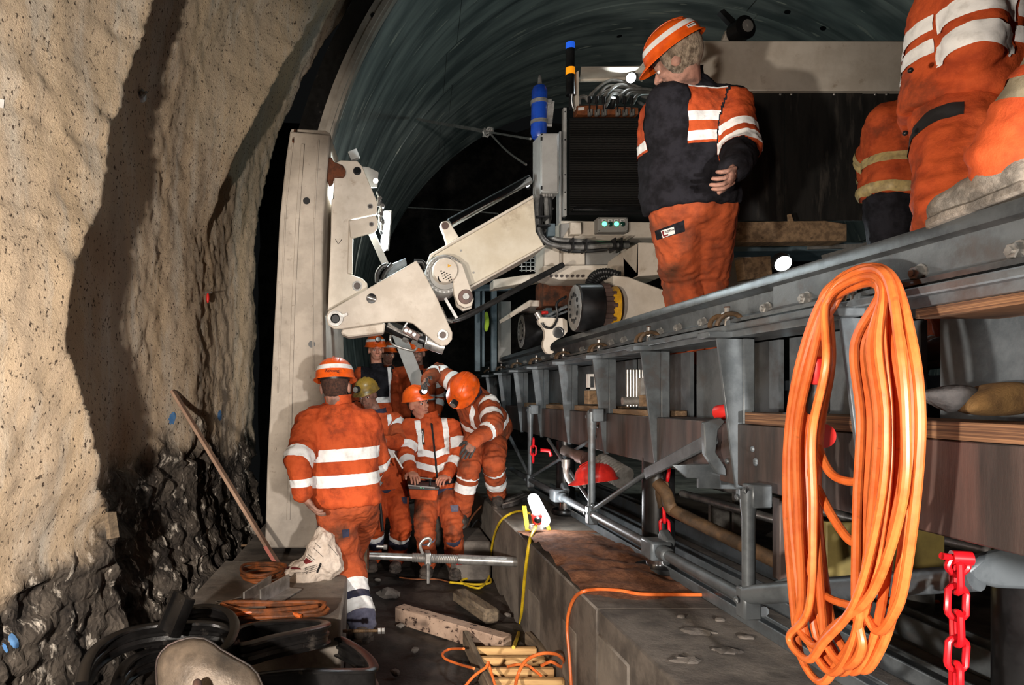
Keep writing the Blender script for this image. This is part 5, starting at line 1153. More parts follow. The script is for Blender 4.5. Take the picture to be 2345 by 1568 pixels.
# ---- A: the man with his back to us
A_ = person('man seen from behind in an orange suit stepping over the plinth', dict(pelvis=(790, 1133, 4.1), neck=(776, 930, 0), head=(768, 884, 0), shL=(712, 962, 0), elL=(683, 1052, -1), wrL=(692, 1130, 0), hdL=(722, 1172, 0),
    shR=(840, 965, 0), elR=(862, 1055, 1), wrR=(840, 1110, 1), hdR=(820, 1130, 1), hipL=(762, 1142, 0), knL=(795, 1275, 1), anL=(830, 1435, -1), toL=(838, 1458, 1), hipR=(818, 1142, 0), knR=(832, 1190, 1), anR=(800, 1285, 1), toR=(806, 1300, 1), pnL=(1, .3, 0)),
    S=1.07, bulk=1.06, fwd=(.05, 1, 0), face=(.05, 1, -.1), jacket=ORANGE, trousers=ORANGE_D, skin=SKIND, hair=HAIRD, seed=1, vox=.0055, cvox=.011, headup=(-.04, 0, 1), curlL=.35,
    bands=[('torso', .41, .54), ('torso', .13, .26), ('uaL', .84, 1.1), ('faL', .55, .78), ('uaR', .9, 1.15), ('faR', .25, .5), ('skL', .38, .56), ('skL', .56, .66, NAVY), ('skL', .66, .82), ('skL', .82, 1.2, GREYF), ('thL', .35, .5, NAVY, {'u': (-.3, -.04), 'f': -1})])
hA = A_[2]
def tag_text(body_h, HM, s, loc, size, m, parent, yaw=0, name='lettering', facing=(0, -1, 0)):
    z = V(facing).normalized(); u = V((0, 0, 1)); u = (u-z*u.dot(z)).normalized(); x = u.cross(z)
    rm = Matrix((x, u, z)).transposed(); return text_obj(name, s, size, m, parent, loc, rm, .0006)
helA = [c for c in A_[0].children if c.name.startswith('helmet')][0]
tag_text(None, None, 'Achtung', hA(0, -.137-.012, .068), .024, INK, helA, facing=(-.02, -1, .12))
# navy yoke on the seat of his trousers
# ---- B: mustard helmet
B_ = person('man in a mustard helmet looking down beside the operator', dict(pelvis=(884, 1108, 6.0), neck=(868, 952, -1), head=(841, 905, -1), shL=(838, 966, 0), elL=(835, 1035, 0), wrL=(865, 1060, -1), hdL=(885, 1062, -1),
    shR=(902, 962, 0), elR=(915, 1012, -1), wrR=(886, 1012, -1), hdR=(862, 1000, -1), hipL=(862, 1115, 0), knL=(856, 1205, -1), anL=(852, 1276, 1), toL=(850, 1292, -1), hipR=(904, 1115, 0), knR=(918, 1205, -1), anR=(908, 1278, 1), toR=(903, 1294, -1)),
    S=.97, bulk=1.05, fwd=(-.3, -1, 0), face=(-.3, -.9, -.22), jacket=ORANGE, trousers=ORANGE, helmet=HEL_Y, stripe=False, lamp=('off', (.03, .13, .09)), skin=SKIND, seed=2, headup=(-.25, -.2, 1), collar=NAVY,
    bands=[('torso', .38, .52), ('torso', .52, 1, None, {'u': (.07, .11), 'f': 1}), ('uaR', .1, .42), ('uaR', .42, 1.1, ORANGE_D), ('skL', .02, .3), ('skL', .3, .52, NAVY), ('skR', .02, .3), ('skR', .3, .52, NAVY), ('torso', -.3, -.06, NAVY)])
# ---- C: operator with remote control
C_ = person('operator with glowing head lamp working an orange remote control box', dict(pelvis=(1000, 1112, 5.9), neck=(985, 960, 0), head=(957, 924, 0), shL=(940, 975, 0), elL=(929, 1040, -1), wrL=(940, 1080, -1), hdL=(956, 1098, -1),
    shR=(1032, 974, 0), elR=(1050, 1048, -1), wrR=(1024, 1088, -1), hdR=(1002, 1102, -1), hipL=(980, 1120, 0), knL=(972, 1212, -1), anL=(980, 1288, 1), toL=(972, 1310, -1), hipR=(1022, 1120, 0), knR=(1038, 1212, -1), anR=(1042, 1290, 1), toR=(1042, 1315, -1), pnL=(0, .2, -1), pnR=(0, .2, -1)),
    S=1.0, bulk=1.0, fwd=(.1, -1, 0), face=(.6, -.78, .12), jacket=ORANGE, trousers=ORANGE_D, helmet=HEL_O, stripe=False, lamp=('on', (.03, .13, .095)), seed=3, headup=(-.35, .15, 1), vox=.006,
    bands=[('torso', .43, .53, None, {'tilt': .35, 'v': -1}), ('torso', .43, .53, None, {'tilt': -.35, 'v': 1}), ('torso', .22, .32, None, {'tilt': .35, 'v': -1}), ('torso', .22, .32, None, {'tilt': -.35, 'v': 1}), ('torso', .48, 1, None, {'u': (-.14, -.09), 'f': 1}), ('torso', .48, 1, None, {'u': (.09, .14), 'f': 1}),
           ('uaL', .62, .9), ('uaR', .4, .72), ('faL', .35, .68), ('faR', .25, .6), ('torso', -.3, -.02, NAVY), ('torso', .04, .13, BLACKF, {'name': 'waist_belt', 'off': .012}), ('uaR', .05, .38, NAVY, {'u': (.1, .16), 'f': 1}), ('torso', .0, .95, INK, {'u': (-.008, .008), 'f': 1, 'off': .007, 'name': 'zip'}), ('skR', .1, .5, NAVY, {'f': 1}), ('skL', .1, .5, GREYF, {'f': 1})])
t = thing('remote_control', 'orange remote control box with two joysticks held by the operator', 'remote control', P(972, 1144, 5.45))
RD = 5.5
mb = MB(); mb.prism([P(936, 1120, RD), P(1004, 1122, RD), P(1000, 1147, RD), P(940, 1143, RD)], (0, .16, .02)); mb.build('case', ORANGE, t, bevel=.008, seg=2)
mb = MB(); mb.prism([P(934, 1113, RD-.01), P(1008, 1116, RD-.01), P(1004, 1123, RD-.01), P(936, 1120, RD-.01)], (0, .18, .02)); mb.build('panel', BLK, t, bevel=.004)
mb = MB(); mb.cyl(P(934, 1111, RD-.03), P(996, 1117, RD-.03), .008, 10); mb.build('guard_bar', ALU, t)
mb = MB(); mb.cyl(P(952, 1093, RD+.04), P(990, 1096, RD+.04), .006, 8); mb.build('rear_guard_bar', ALU, t)
for x in (955, 985): mb = MB(); mb.cyl(P(x, 1114, RD+.06), P(x, 1100, RD+.06), .009, 8); mb.ell(P(x, 1099, RD+.06), (.014,)*3, None, 10, 8); mb.build('joystick', BLK, t)
for x in (964, 970): mb = MB(); mb.ell(P(x, 1116, RD-.012), (.007, .005, .005), None, 8, 6); mb.build('led', GREENON, t)
# ---- D: bending man
D_ = person('man bending forward with an orange helmet lowered over the trench edge', dict(pelvis=(1118, 985, 5.95), neck=(1085, 905, -1), head=(1062, 898, -1), shL=(1052, 882, 1), elL=(1004, 850, 1), wrL=(978, 868, -1), hdL=(966, 884, -1),
    shR=(1118, 925, -1), elR=(1130, 975, -1), wrR=(1085, 1010, -1), hdR=(1064, 1046, -1), hipL=(1095, 995, 0), knL=(1074, 1070, -1), anL=(1058, 1175, 1), toL=(1050, 1195, -1), hipR=(1128, 995, 0), knR=(1132, 1058, -1), anR=(1138, 1132, 1), toR=(1142, 1152, -1)),
    S=1.02, bulk=1.05, fwd=(-.4, -1, 0), face=(-.45, -.35, -.8), headup=(-.3, -.85, .45), jacket=ORANGE_D, trousers=ORANGE_D, helmet=HEL_O, stripe=False, lamp=('off', (0, .145, .07)), skin=SKIND, seed=4, collar=NAVY, boot=BOOT, bootshaft=.2, gloves=SACKG,
    bands=[('uaL', .2, .38), ('uaL', .65, .85), ('faL', .3, .55), ('uaR', -.3, .12), ('uaR', .5, .75), ('faR', .15, .42), ('torso', .3, .42), ('skR', .0, .22), ('skR', .48, .68), ('skL', .0, .2), ('skL', .3, .48), ('torso', .45, 1, None, {'u': (.06, .1), 'f': 1})])
mb = MB(); mb.box(.62, .95, 5.7, 6.3, 0, .33); mb.build('concrete_block', CONCD, None, bevel=.015, label='dark concrete block the bending man rests one foot on', cat='block')
# ---- E, F, G: men standing at the back
E_ = person('young man in a black jacket with white braces at the back', dict(pelvis=(868, 952, 7.4), neck=(863, 845, 0), head=(861, 800, 0), shL=(828, 852, 0), elL=(816, 912, 1), wrL=(820, 962, -1), hdL=(824, 985, -1),
    shR=(897, 852, 0), elR=(907, 910, 1), wrR=(902, 958, -1), hdR=(900, 980, -1), hipL=(850, 958, 0), knL=(850, 1045, -1), anL=(850, 1124, 1), toL=(848, 1135, -1), hipR=(886, 958, 0), knR=(886, 1045, -1), anR=(886, 1124, 1), toR=(888, 1135, -1)),
    S=1.0, fwd=(0, -1, 0), face=(.18, -1, -.06), jacket=BLACKF, trousers=ORANGE_D, stripe=True, lamp=('off',), skin=SKIN, seed=5, vox=.007, cvox=.014, collar=BLACKF,
    bands=[('uaL', -.2, 1.2, ORANGE), ('faL', -.1, 1.2, ORANGE), ('uaR', -.2, 1.2, ORANGE), ('faR', -.1, 1.2, ORANGE), ('torso', -.3, .28, ORANGE), ('torso', .28, .4), ('torso', .4, 1.02, None, {'u': (-.075, -.035), 'lean': .42, 'f': 1}), ('torso', .4, 1.02, None, {'u': (.035+.08, .075+.08), 'f': 1}), ('uaR', .6, .9), ('faR', .2, .5)])
F_ = person('man in an open orange jacket standing behind the steel bar', dict(pelvis=(955, 945, 7.2), neck=(954, 848, 0), head=(955, 808, 0), shL=(918, 852, 0), elL=(905, 905, 1), wrL=(914, 950, -1), hdL=(918, 970, -1),
    shR=(992, 854, 0), elR=(1006, 905, 1), wrR=(1000, 950, -1), hdR=(996, 972, -1), hipL=(938, 950, 0), knL=(938, 1045, -1), anL=(938, 1126, 1), toL=(936, 1138, -1), hipR=(972, 950, 0), knR=(972, 1045, -1), anR=(972, 1126, 1), toR=(974, 1138, -1)),
    S=.97, fwd=(0, -1, 0), face=(-.15, -1, -.1), jacket=ORANGE, trousers=ORANGE_D, skin=SKIND, seed=6, vox=.007, cvox=.014, stripe=False,
    bands=[('torso', -.3, 1.0, BLACKF, {'u': (-.075, .06), 'f': 1}), ('uaR', .3, .5), ('uaR', .8, 1.0), ('faR', .3, .6), ('torso', .3, .42, None, {'u': (.06, .3)})])
G_ = person('man in an orange helmet mostly hidden behind the young man', dict(pelvis=(888, 938, 8.4), neck=(888, 848, 0), head=(888, 812, 0), shL=(860, 852, 0), elL=(850, 905, 1), wrL=(856, 945, -1), hdL=(858, 962, -1),
    shR=(918, 852, 0), elR=(928, 905, 1), wrR=(922, 945, -1), hdR=(920, 962, -1), hipL=(874, 942, 0), knL=(874, 1020, -1), anL=(874, 1094, 1), toL=(872, 1105, -1), hipR=(902, 942, 0), knR=(902, 1020, -1), anR=(902, 1094, 1), toR=(904, 1105, -1)),
    S=.98, fwd=(0, -1, 0), face=(.3, -1, 0), jacket=ORANGE, trousers=ORANGE_D, seed=7, vox=.008, cvox=.016)
# ---- H: grey-haired man on the carriage
H_ = person('grey-haired man in a black and orange jacket standing above the rail', dict(pelvis=(1585, 452, 3.5), neck=(1572, 192, 0), head=(1548, 136, -1), shL=(1530, 228, -1), elL=(1534, 335, 1), wrL=(1500, 392, 1), hdL=(1478, 405, 1),
    shR=(1668, 236, 1), elR=(1697, 342, -1), wrR=(1680, 388, -1), hdR=(1664, 425, -1), hipL=(1550, 462, 0), knL=(1560, 640, 1), anL=(1578, 836, 1), toL=(1560, 850, 1), hipR=(1622, 462, 0), knR=(1618, 640, 1), anR=(1612, 836, 1), toR=(1600, 850, 1), pnR=(-.6, .6, .3)),
    S=1.1, bulk=1.13, belly=.04, fwd=(-.45, .9, 0), face=(-.7, .68, -.42), jacket=BLACKF, trousers=ORANGE_D, hair=HAIRG, seed=8, vox=.0055, cvox=.011, headup=(-.2, -.25, 1), curlR=1.3, skin=SKIND, collar=BLACKF,
    bands=[('torso', .38, .86, ORANGE, {'u': (-.1, .4)}), ('torso', .56, .64, None, {'u': (-.1, .4)}), ('torso', .4, .48, None, {'u': (-.1, .4)}), ('torso', .4, .86, ORANGE, {'f': 1, 'u': (-.5, -.1)}), ('torso', .42, .5, None, {'f': 1, 'u': (-.5, -.1)}),
           ('uaL', .62, .82), ('uaL', .92, 1.2), ('faL', -.2, .1), ('uaR', .0, 1.2, ORANGE), ('faR', -.1, .25, ORANGE), ('uaR', .62, .76), ('uaR', .86, 1.05), ('torso', .855, .87, None, {'u': (-.1, .4)})])
helH = [c for c in H_[0].children if c.name.startswith('helmet')][0]
# thigh pocket flap with a sewn badge
# name sticker on his helmet (unreadable in the photograph: a line of small dashes)
hH = H_[2]; hm = H_[3]
def on_helmet(th, t, gr=.004): 
    ph = t*PI/2; c = math.cos(ph)**.85; return hH((.11+gr)*c*math.sin(th), (.134+gr)*c*math.cos(th)-.012, .05+(.112+gr)*math.sin(ph))
th0 = 3.7; mb = MB(); mb.add([on_helmet(th0-.2, .07), on_helmet(th0+.2, .07), on_helmet(th0+.2, .16), on_helmet(th0-.2, .16)], [(0, 1, 2, 3)]); st = mb.build('name_sticker', WHITEP, helH)
mb = MB()
for k in range(7): a = th0-.16+k*.05; mb.add([on_helmet(a, .1, .006), on_helmet(a+.032, .1, .006), on_helmet(a+.032, .13, .006), on_helmet(a, .13, .006)], [(0, 1, 2, 3)])
mb.build('sticker_print', INK, helH, kind='stuff')
# ---- I: man in profile at the right
I_ = person('man in a bright orange suit standing sideways behind the rail at right', dict(pelvis=(2196, 235, 2.25), neck=(2228, -95, 0), head=(2215, -215, 0), shL=(2235, -65, -1), elL=(2228, 120, -1), wrL=(2130, 215, 1), hdL=(2090, 250, 1),
    shR=(2215, -65, 1), elR=(2205, 110, 1), wrR=(2170, 210, 1), hdR=(2160, 270, 1), hipL=(2195, 260, -1), knL=(2182, 480, -1), anL=(2215, 770, 1), toL=(2140, 800, 0), hipR=(2195, 260, 1), knR=(2175, 480, 1), anR=(2185, 770, 1), toR=(2110, 790, 0)),
    S=1.0, bulk=1.12, fwd=(-1, .1, 0), face=(-1, .2, -.1), jacket=ORANGE, trousers=ORANGE, seed=9, cvox=.011, wr=.8,
    bands=[('uaL', .5, .72), ('uaL', .84, 1.08), ('torso', .36, .46), ('torso', .2, .3), ('thL', .22, .36, INK, {'f': 1, 'u': (-.5, .5)})])
for q in (P(2085, 161, 2.05), P(2073, 305, 2.1)): mb = MB(); mb.ell(q, (.008, .008, .008), None, 10, 8); mb.build('snap_button', BLK, I_[0])
# ---- J: man in the shade behind
J_ = person('man seen from behind in a dull orange jacket with yellowed bands', dict(pelvis=(2068, 440, 3.6), neck=(2105, 235, 0), head=(2140, 175, 0), shL=(2030, 268, 0), elL=(1992, 362, 1), wrL=(1998, 440, 1), hdL=(2015, 480, 1),
    shR=(2172, 268, 0), elR=(2190, 362, 1), wrR=(2180, 440, 1), hdR=(2155, 480, 1), hipL=(2040, 450, 0), knL=(2040, 640, 1), anL=(2040, 830, -1), toL=(2040, 845, 1), hipR=(2100, 450, 0), knR=(2100, 640, 1), anR=(2100, 830, -1), toR=(2100, 845, 1)),
    S=.98, bulk=1.08, fwd=(0, 1, 0), face=(0, 1, 0), jacket=ORANGE, trousers=BLACKF, seed=10, vox=.008, cvox=.014,
    bands=[('torso', .22, .32, REFLY), ('torso', -.1, .0, REFLY), ('uaL', .9, 1.2, REFLY), ('faL', .5, .75, REFLY), ('uaR', .9, 1.2, REFLY), ('faR', .5, .75, REFLY)])
# ---- K: the man whose boot rests on the rail at the right edge
K_ = person('man at the right edge resting a dusty boot on the rail', dict(pelvis=V((1.84, 1.2, 2.56)), neck=V((1.84, 1.3, 3.06)), head=V((1.84, 1.34, 3.25)), shL=V((1.68, 1.27, 3.02)), elL=V((1.66, 1.2, 2.74)), wrL=V((1.7, 1.34, 2.54)), hdL=V((1.72, 1.42, 2.42)),
    shR=V((2.0, 1.27, 3.02)), elR=V((2.04, 1.2, 2.74)), wrR=V((2.0, 1.34, 2.54)), hdR=V((1.98, 1.42, 2.42)), hipL=V((1.75, 1.2, 2.54)), knL=V((1.6, 1.47, 2.44)), anL=V((1.425, 1.55, 2.066)), toL=V((1.415, 1.75, 2.02)), hipR=V((1.93, 1.2, 2.54)), knR=V((1.95, 1.24, 2.12)), anR=V((1.95, 1.2, 1.7)), toR=V((1.95, 1.4, 1.64))),
    S=1.0, bulk=1.05, fwd=(0, 1, 0), face=(0, 1, -.2), jacket=ORANGE, trousers=OLIVE, boot=BOOTG, seed=11, vox=.008, cvox=.013,
    bands=[('skL', .5, .58, ORANGE), ('skL', .7, 1.3, ORANGE), ('thL', .6, 1.0, OLIVE)])
# ---- loose red helmet hung under the girder
t = thing('red_helmet', 'red hard hat hanging behind the support post', 'helmet', P(1362, 1130, 4.25))
hc_ = P(1362, 1112, 4.3); HMx = Matrix.Rotation(R(75), 3, 'Z') @ Matrix.Rotation(R(-8), 3, 'X')
make_helmet(t, lambda x, y, z: hc_+HMx @ V((x, y, z))*.95, HMx, .95, HEL_R, False, None, 1)
# ================================================================ SMALL THINGS
from mathutils.bvhtree import BVHTree
def G(px, py, z=0): return P(px, py, (CZ-z)*F/(py-VY))
def bvh(o):
    dg = bpy.context.evaluated_depsgraph_get(); dg.update(); return BVHTree.FromObject(o, dg), o.matrix_world.copy()
def decal(name, m, poly, tree, parent, off=.004, n=6, fallback=4.0, round_=False):
    """thin patch lying on a surface: px quad (4 corners) subdivided n x n, laid on the surface"""
    bv, mw = tree; inv = mw.inverted(); o = inv @ V((0, 0, CZ)); vs = []; fs = []; last = None
    for i in range(n+1):
        for j in range(n+1):
            a, b = i/n, j/n
            if round_:
                u, v = 2*a-1, 2*b-1; k_ = 1+.45*noise.noise(V((a*4, b*4, poly[0][0]))); a, b = .5+.5*k_*u*math.sqrt(1-v*v/2), .5+.5*k_*v*math.sqrt(1-u*u/2)
            q = [(1-a)*(1-b), a*(1-b), a*b, (1-a)*b]; x = sum(w_*p[0] for w_, p in zip(q, poly)); y = sum(w_*p[1] for w_, p in zip(q, poly))
            d = (inv.to_3x3() @ (P(x, y, 1)-V((0, 0, CZ)))).normalized(); hit = bv.ray_cast(o, d)
            p = mw @ hit[0]-(P(x, y, 1)-V((0, 0, CZ))).normalized()*off if hit[0] is not None else (last or P(x, y, fallback)); last = p; vs.append(p)
    for i in range(n):
        for j in range(n): fs.append((i*(n+1)+j, i*(n+1)+j+1, (i+1)*(n+1)+j+1, (i+1)*(n+1)+j))
    mb = MB(); mb.add(vs, fs); return mb.build(name, m, parent, smooth=60)
def cable(name, pts, r, m, label, cat='cable', group=None, k=8):
    mb = MB(); mb.tube(spline(pts, k), r, 8); return mb.build(name, m, None, label=label, cat=cat, group=group)
# ---- aluminium-sided ladder lying on the trench floor
t = thing('ladder', 'ladder with pale wooden rungs lying in the mud', 'ladder', G(1170, 1530))
lr = [(1066, 1462), (1150, 1640)]; rr_ = [(1208, 1464), (1345, 1600)]
for a, b in (lr, rr_): mb = MB(); mb.bar(G(*a, .05), G(*b, .05), .035, .1); mb.build('side_rail', WOODG, t, bevel=.004)
for y, x0, x1 in ((1491, 1080, 1228), (1513, 1092, 1248), (1538, 1104, 1268), (1563, 1116, 1292), (1590, 1130, 1316)):
    mb = MB(); mb.bar(G(x0, y, .07), G(x1, y, .07), .035, .045); mb.build('rung', LADDERW, t, bevel=.004)
# ---- timbers on the floor
a, b = G(915, 1404, .05), G(1162, 1478, .05)
mb = MB(); mb.bar(a, b, .1, .115); o = mb.build('timber_beam', mat('spotted_timber', C(176, 150, 130), C(150, 126, 108), .85, sc=6, c3=C(52, 34, 28), sc3=24, lo3=.58, hi3=.62, bump=.25, bsc=20), None, bevel=.006, label='pale spotted timber beam lying across the trench floor', cat='timber')
mb = MB(); mb.bar(G(1052, 1362, .05), G(1128, 1412, .05), .12, .1); mb.build('timber_offcut', WOODG, None, bevel=.02, label='short grey timber offcut beyond the spotted beam', cat='timber')
# ---- adjustable steel prop across the trench
t = thing('steel_prop', 'horizontal adjustable steel prop with red tape braced across the trench', 'prop', (.45, 4.8, .3))
pl, pr = P(846, 1272, 4.8), P(1183, 1286, 4.76); u = (pr-pl).normalized(); L_ = (pr-pl).length
mb = MB(); mb.cyl(pl, pl+u*.45, .026, 16); mb.build('inner_tube', GALV, t)
sp = [(.033 if i % 2 else .03, .3+i*.008) for i in range(60)]; mb = MB(); mb.lathe(sp, pl, u, 18); mb.build('thread', GALV, t)
mb = MB(); mb.cyl(pl+u*.62, pr, .034, 18); mb.build('outer_tube', GALV, t)
mb = MB(); q = P(1051, 1281, 4.79); mb.cyl(q-u*.02, q+u*.02, .0355, 18); mb.build('red_tape', REDP, t)
mb = MB(); q = P(979, 1277, 4.79); mb.obox(q, (.045, .1, .09)); mb.cyl(q+V((0, -.055, -.02)), q+V((0, -.055, -.17)), .011, 10); mb.build('collar_handle', GALV, t, bevel=.008)
mb = MB(); mb.tube(spline([P(968, 1268, 4.72), P(962, 1248, 4.72), P(970, 1236, 4.72), P(982, 1232, 4.72), P(986, 1240, 4.72), P(980, 1250, 4.72)], 6), .011, 10); mb.build('hook', GALV, t)
mb = MB(); mb.obox(pl-u*.01, (.012, .13, .16)); mb.build('end_plate', RUST, t)
mb = MB(); q = P(862, 1251, 4.72); mb.cyl(q, q+u*.05, .012, 10); mb.hexa(q+u*.05, u, .018, .025); mb.build('end_bolt', GALV, t)
mb = MB(); mb.bar(P(834, 1336, 4.78), P(832, 1196, 4.78), .055, .09, (0, 1, 0)); mb.build('timber_post', WOODG, None, bevel=.005, label='upright grey timber post at the left end of the steel prop', cat='post')
# ---- rods sticking out of plinth and rock
t = thing('threaded_rod', 'rusty threaded rod with two nuts sticking out of the plinth', 'rod', P(800, 1446, 3.55))
a, b = P(772, 1445, 3.55), P(884, 1443, 3.55); u = (b-a).normalized(); mb = MB(); mb.lathe([(.0075 if i % 2 else .009, i*.0045) for i in range(int((b-a).length/.0045))], a, u, 10); mb.build('thread', BROWNT, t)
for k in (0, .02): mb = MB(); mb.hexa(b-u*(.022+k), u, .017, .016); mb.build('nut', GALV, t)
for (x0, y0, x1, y1, lab) in ((484, 1326, 560, 1322, 'lower rusty dowel bar sticking out of the dark rock'), (552, 1249, 602, 1247, 'upper rusty dowel bar beside the concrete segment')):
    q = wall_hit(x0, y0); mb = MB(); mb.cyl(q-V((.05, 0, 0)), q+V(((x1-x0)*q.y/F, 0, (y0-y1)*q.y/F)), .011, 10); mb.build('dowel_bar', BROWNT, None, label=lab, cat='rod', group='dowel bars in the rock')
# ---- plank leaning on the rock
q = wall_hit(389, 895); b = P(640, 1298, 4.36)
t = thing('leaning_plank', 'long thin plank leaning from the plinth against the rock wall', 'plank', b)
mb = MB(); mb.bar(q+V((.02, 0, 0)), b, .022, .055, (0, 1, .2)); mb.build('board', WOODP, t, bevel=.003)
mb = MB(); d_ = (q-b).normalized(); mb.bar(b, b+d_*.16, .0225, .0555, (0, 1, .2)); mb.build('pink_painted_end', mat('pink_paint', C(196, 120, 108), rough=.8), t)
# ---- paper sack with print
sack = blob('paper_sack', PAPER, [(735, 1208), (752, 1216), (764, 1226), (768, 1246), (776, 1270), (785, 1296), (787, 1318), (776, 1322), (764, 1334), (748, 1336), (732, 1332), (716, 1346), (694, 1361), (676, 1358), (658, 1356), (648, 1340), (646, 1318), (655, 1306), (682, 1298), (694, 1280), (702, 1258), (714, 1234), (726, 1222)], 4.0, .22, 'crumpled empty white paper sack with red and black print on the plinth', 'sack', 5, .034)
tr = bvh(sack)
decal('red_print', DARKRED, [(698, 1275), (716, 1286), (700, 1292), (694, 1284)], tr, sack)
decal('red_print', DARKRED, [(652, 1302), (690, 1304), (688, 1300), (660, 1296)], tr, sack)
decal('black_print', INK, [(733, 1288), (737, 1291), (728, 1312), (724, 1310)], tr, sack, n=4)
for (x0, y0, x1, y1) in ((700, 1264, 722, 1282), (702, 1273, 718, 1285), (752, 1246, 780, 1278), (652, 1311, 706, 1310), (718, 1254, 740, 1274)):
    decal('printed_line', INK, [(x0, y0), (x1, y1), (x1, y1+1.4), (x0, y0+1.4)], tr, sack, n=5)
for k in range(6): decal('printed_letter', INK, [(722+k*2.1, 1242+k*1.9), (723.4+k*2.1, 1243.2+k*1.9), (722.6+k*2.1, 1245+k*1.9), (721.2+k*2.1, 1243.8+k*1.9)], tr, sack, n=1)
for k in range(5): decal('printed_letter', INK, [(651+k*3, 1325-k*1.5), (653+k*3, 1324-k*1.5), (653+k*3, 1327-k*1.5), (651+k*3, 1328-k*1.5)], tr, sack, n=1)
for r_ in range(4):
    for k in range(9): decal('printed_letter', INK, [(698+k*3.1+r_, 1300-k*.9+r_*4), (700+k*3.1+r_, 1299.4-k*.9+r_*4), (700+k*3.1+r_, 1301-k*.9+r_*4), (698+k*3.1+r_, 1301.6-k*.9+r_*4)], tr, sack, n=1)
# ---- angle irons and spanners on the plinth
PLZ = .455
def angle_iron(p0, p1, w, label):
    p0, p1 = V(p0), V(p1); d = (p1-p0).normalized(); s = d.cross(V((0, 0, 1))).normalized(); mb = MB(); t_ = .01
    pr = [(0, 0), (w, 0), (w, t_), (t_, t_), (t_, w), (0, w)]; mb.prism([p0+s*a+V((0, 0, b)) for a, b in pr], p1-p0); return mb.build('angle_iron', ALU, None, bevel=.002, label=label, cat='angle iron', group='angle irons on the plinth')
angle_iron(G(556, 1386, PLZ), G(618, 1345, PLZ), .07, 'left steel angle iron on the plinth')
angle_iron(G(594, 1386, PLZ), G(660, 1348, PLZ), .085, 'right steel angle iron on the plinth touching the paper sack')
t = thing('spanner', 'grey ring spanner lying on the plinth', 'spanner', G(530, 1388, PLZ))
mb = MB(); mb.bar(G(500, 1384, PLZ+.012), G(556, 1380, PLZ+.012), .022, .014); mb.build('handle', ALU, t, bevel=.004)
mb = MB(); mb.lathe([(.022, 0), (.022, .016), (.012, .016), (.012, 0)], G(502, 1384, PLZ), (0, 0, 1), 14); mb.build('ring', ALU, t)
mb = MB(); mb.bar(G(546, 1396, PLZ+.015), G(610, 1394, PLZ+.015), .03, .025); mb.build('steel_bar', ALU, None, bevel=.004, label='short flat steel bar in front of the angle irons', cat='bar')
mb = MB(); mb.bar(G(515, 1379, PLZ+.008), G(552, 1368, PLZ+.008), .01, .01); mb.build('thin_chisel', ALU, None, label='thin steel chisel behind the spanner', cat='chisel')
# ---- coiled dirty cables on the plinth
def coil(c, rx, ry, n, r, m, label, z=PLZ, seed=0):
    pts = []
    for i in range(n*16): a = i*2*PI/16; k = 1+.1*math.sin(i*.37+seed)+.02*(i % 3); pts.append(V((c.x+rx*k*math.cos(a), c.y+ry*k*math.sin(a), z+r+.012*(i//16)+.008*math.sin(i*.9+seed))))
    return cable('cable_coil', spline(pts, 2), r, m, label, k=1)
coil(G(608, 1322, PLZ), .13, .14, 5, .009, CABB, 'flat coil of dirty brown cable behind the angle irons')
coil(G(620, 1408, PLZ), .25, .07, 4, .011, CABB, 'oval coil of dirty brown cable at the front of the plinth', PLZ, 2)
cable('cable', [G(524, 1412, PLZ+.02), G(560, 1404, PLZ+.03), G(610, 1398, PLZ+.04), G(660, 1402, PLZ+.03), G(690, 1412, PLZ+.02)], .011, CABO, 'clean orange cable end arching over the brown coil')
# ---- black rubber gasket pile
GP = [(-.011, -.05), (.011, -.05), (.024, -.046), (.026, -.036), (.012, -.03), (.009, -.012), (.018, -.006), (.018, .006), (.009, .012), (.012, .03), (.026, .036), (.024, .046), (.011, .05), (-.011, .05), (-.02, .046), (-.02, .036), (-.008, .03), (-.008, -.03), (-.02, -.036), (-.02, -.046)]
def sweep(pts, prof, closed, m, nm, parent, up=(0, 0, 1)):
    mb = MB(); n = len(pts); k = len(prof); vs = []; fs = []; up = V(up)
    for i in range(n):
        d = (pts[(i+1) % n]-pts[i-1]) if closed else (pts[min(i+1, n-1)]-pts[max(i-1, 0)]); d.normalize(); s = d.cross(up).normalized(); w_ = s.cross(d)
        for a, b in prof: vs.append(pts[i]+s*a+w_*b)
    for i in range(n if closed else n-1):
        j = (i+1) % n
        for q in range(k): fs.append((i*k+q, i*k+(q+1) % k, j*k+(q+1) % k, j*k+q))
    if not closed: fs += [tuple(range(k))[::-1], tuple(range((n-1)*k, n*k))]
    mb.add(vs, fs); return mb.build(nm, m, parent, smooth=40)
gk = thing('rubber_gasket', 'pile of looped black rubber gasket strip in the left foreground', 'gasket', (-.7, 2.9, 0))
la = [(186, 1590, .46), (196, 1545, .47), (222, 1503, .48), (275, 1470, .49), (345, 1452, .5), (430, 1446, .5), (500, 1450, .48), (545, 1466, .46)]
sweep(spline([G(x, y, z-.02) for x, y, z in la], 6), GP, False, RUB, 'strip_loop', gk)
lb = [(332, 1480, .42), (360, 1448, .47), (400, 1420, .5), (445, 1403, .52), (490, 1402, .53), (522, 1415, .53), (538, 1440, .53), (535, 1470, .52), (515, 1500, .5), (470, 1520, .48)]
sweep(spline([G(x, y+6, z-.05) for x, y, z in lb], 6), GP, False, RUB, 'strip_loop', gk)
lc = [(550, 1490, .46), (620, 1473, .47), (690, 1458, .48), (738, 1447, .48), (742, 1438, .47), (700, 1433, .46), (630, 1436, .46), (560, 1446, .45), (520, 1470, .45)]
sweep(spline([G(x, y+8, z-.03) for x, y, z in lc], 6, True), GP, True, RUB, 'strip_loop', gk)
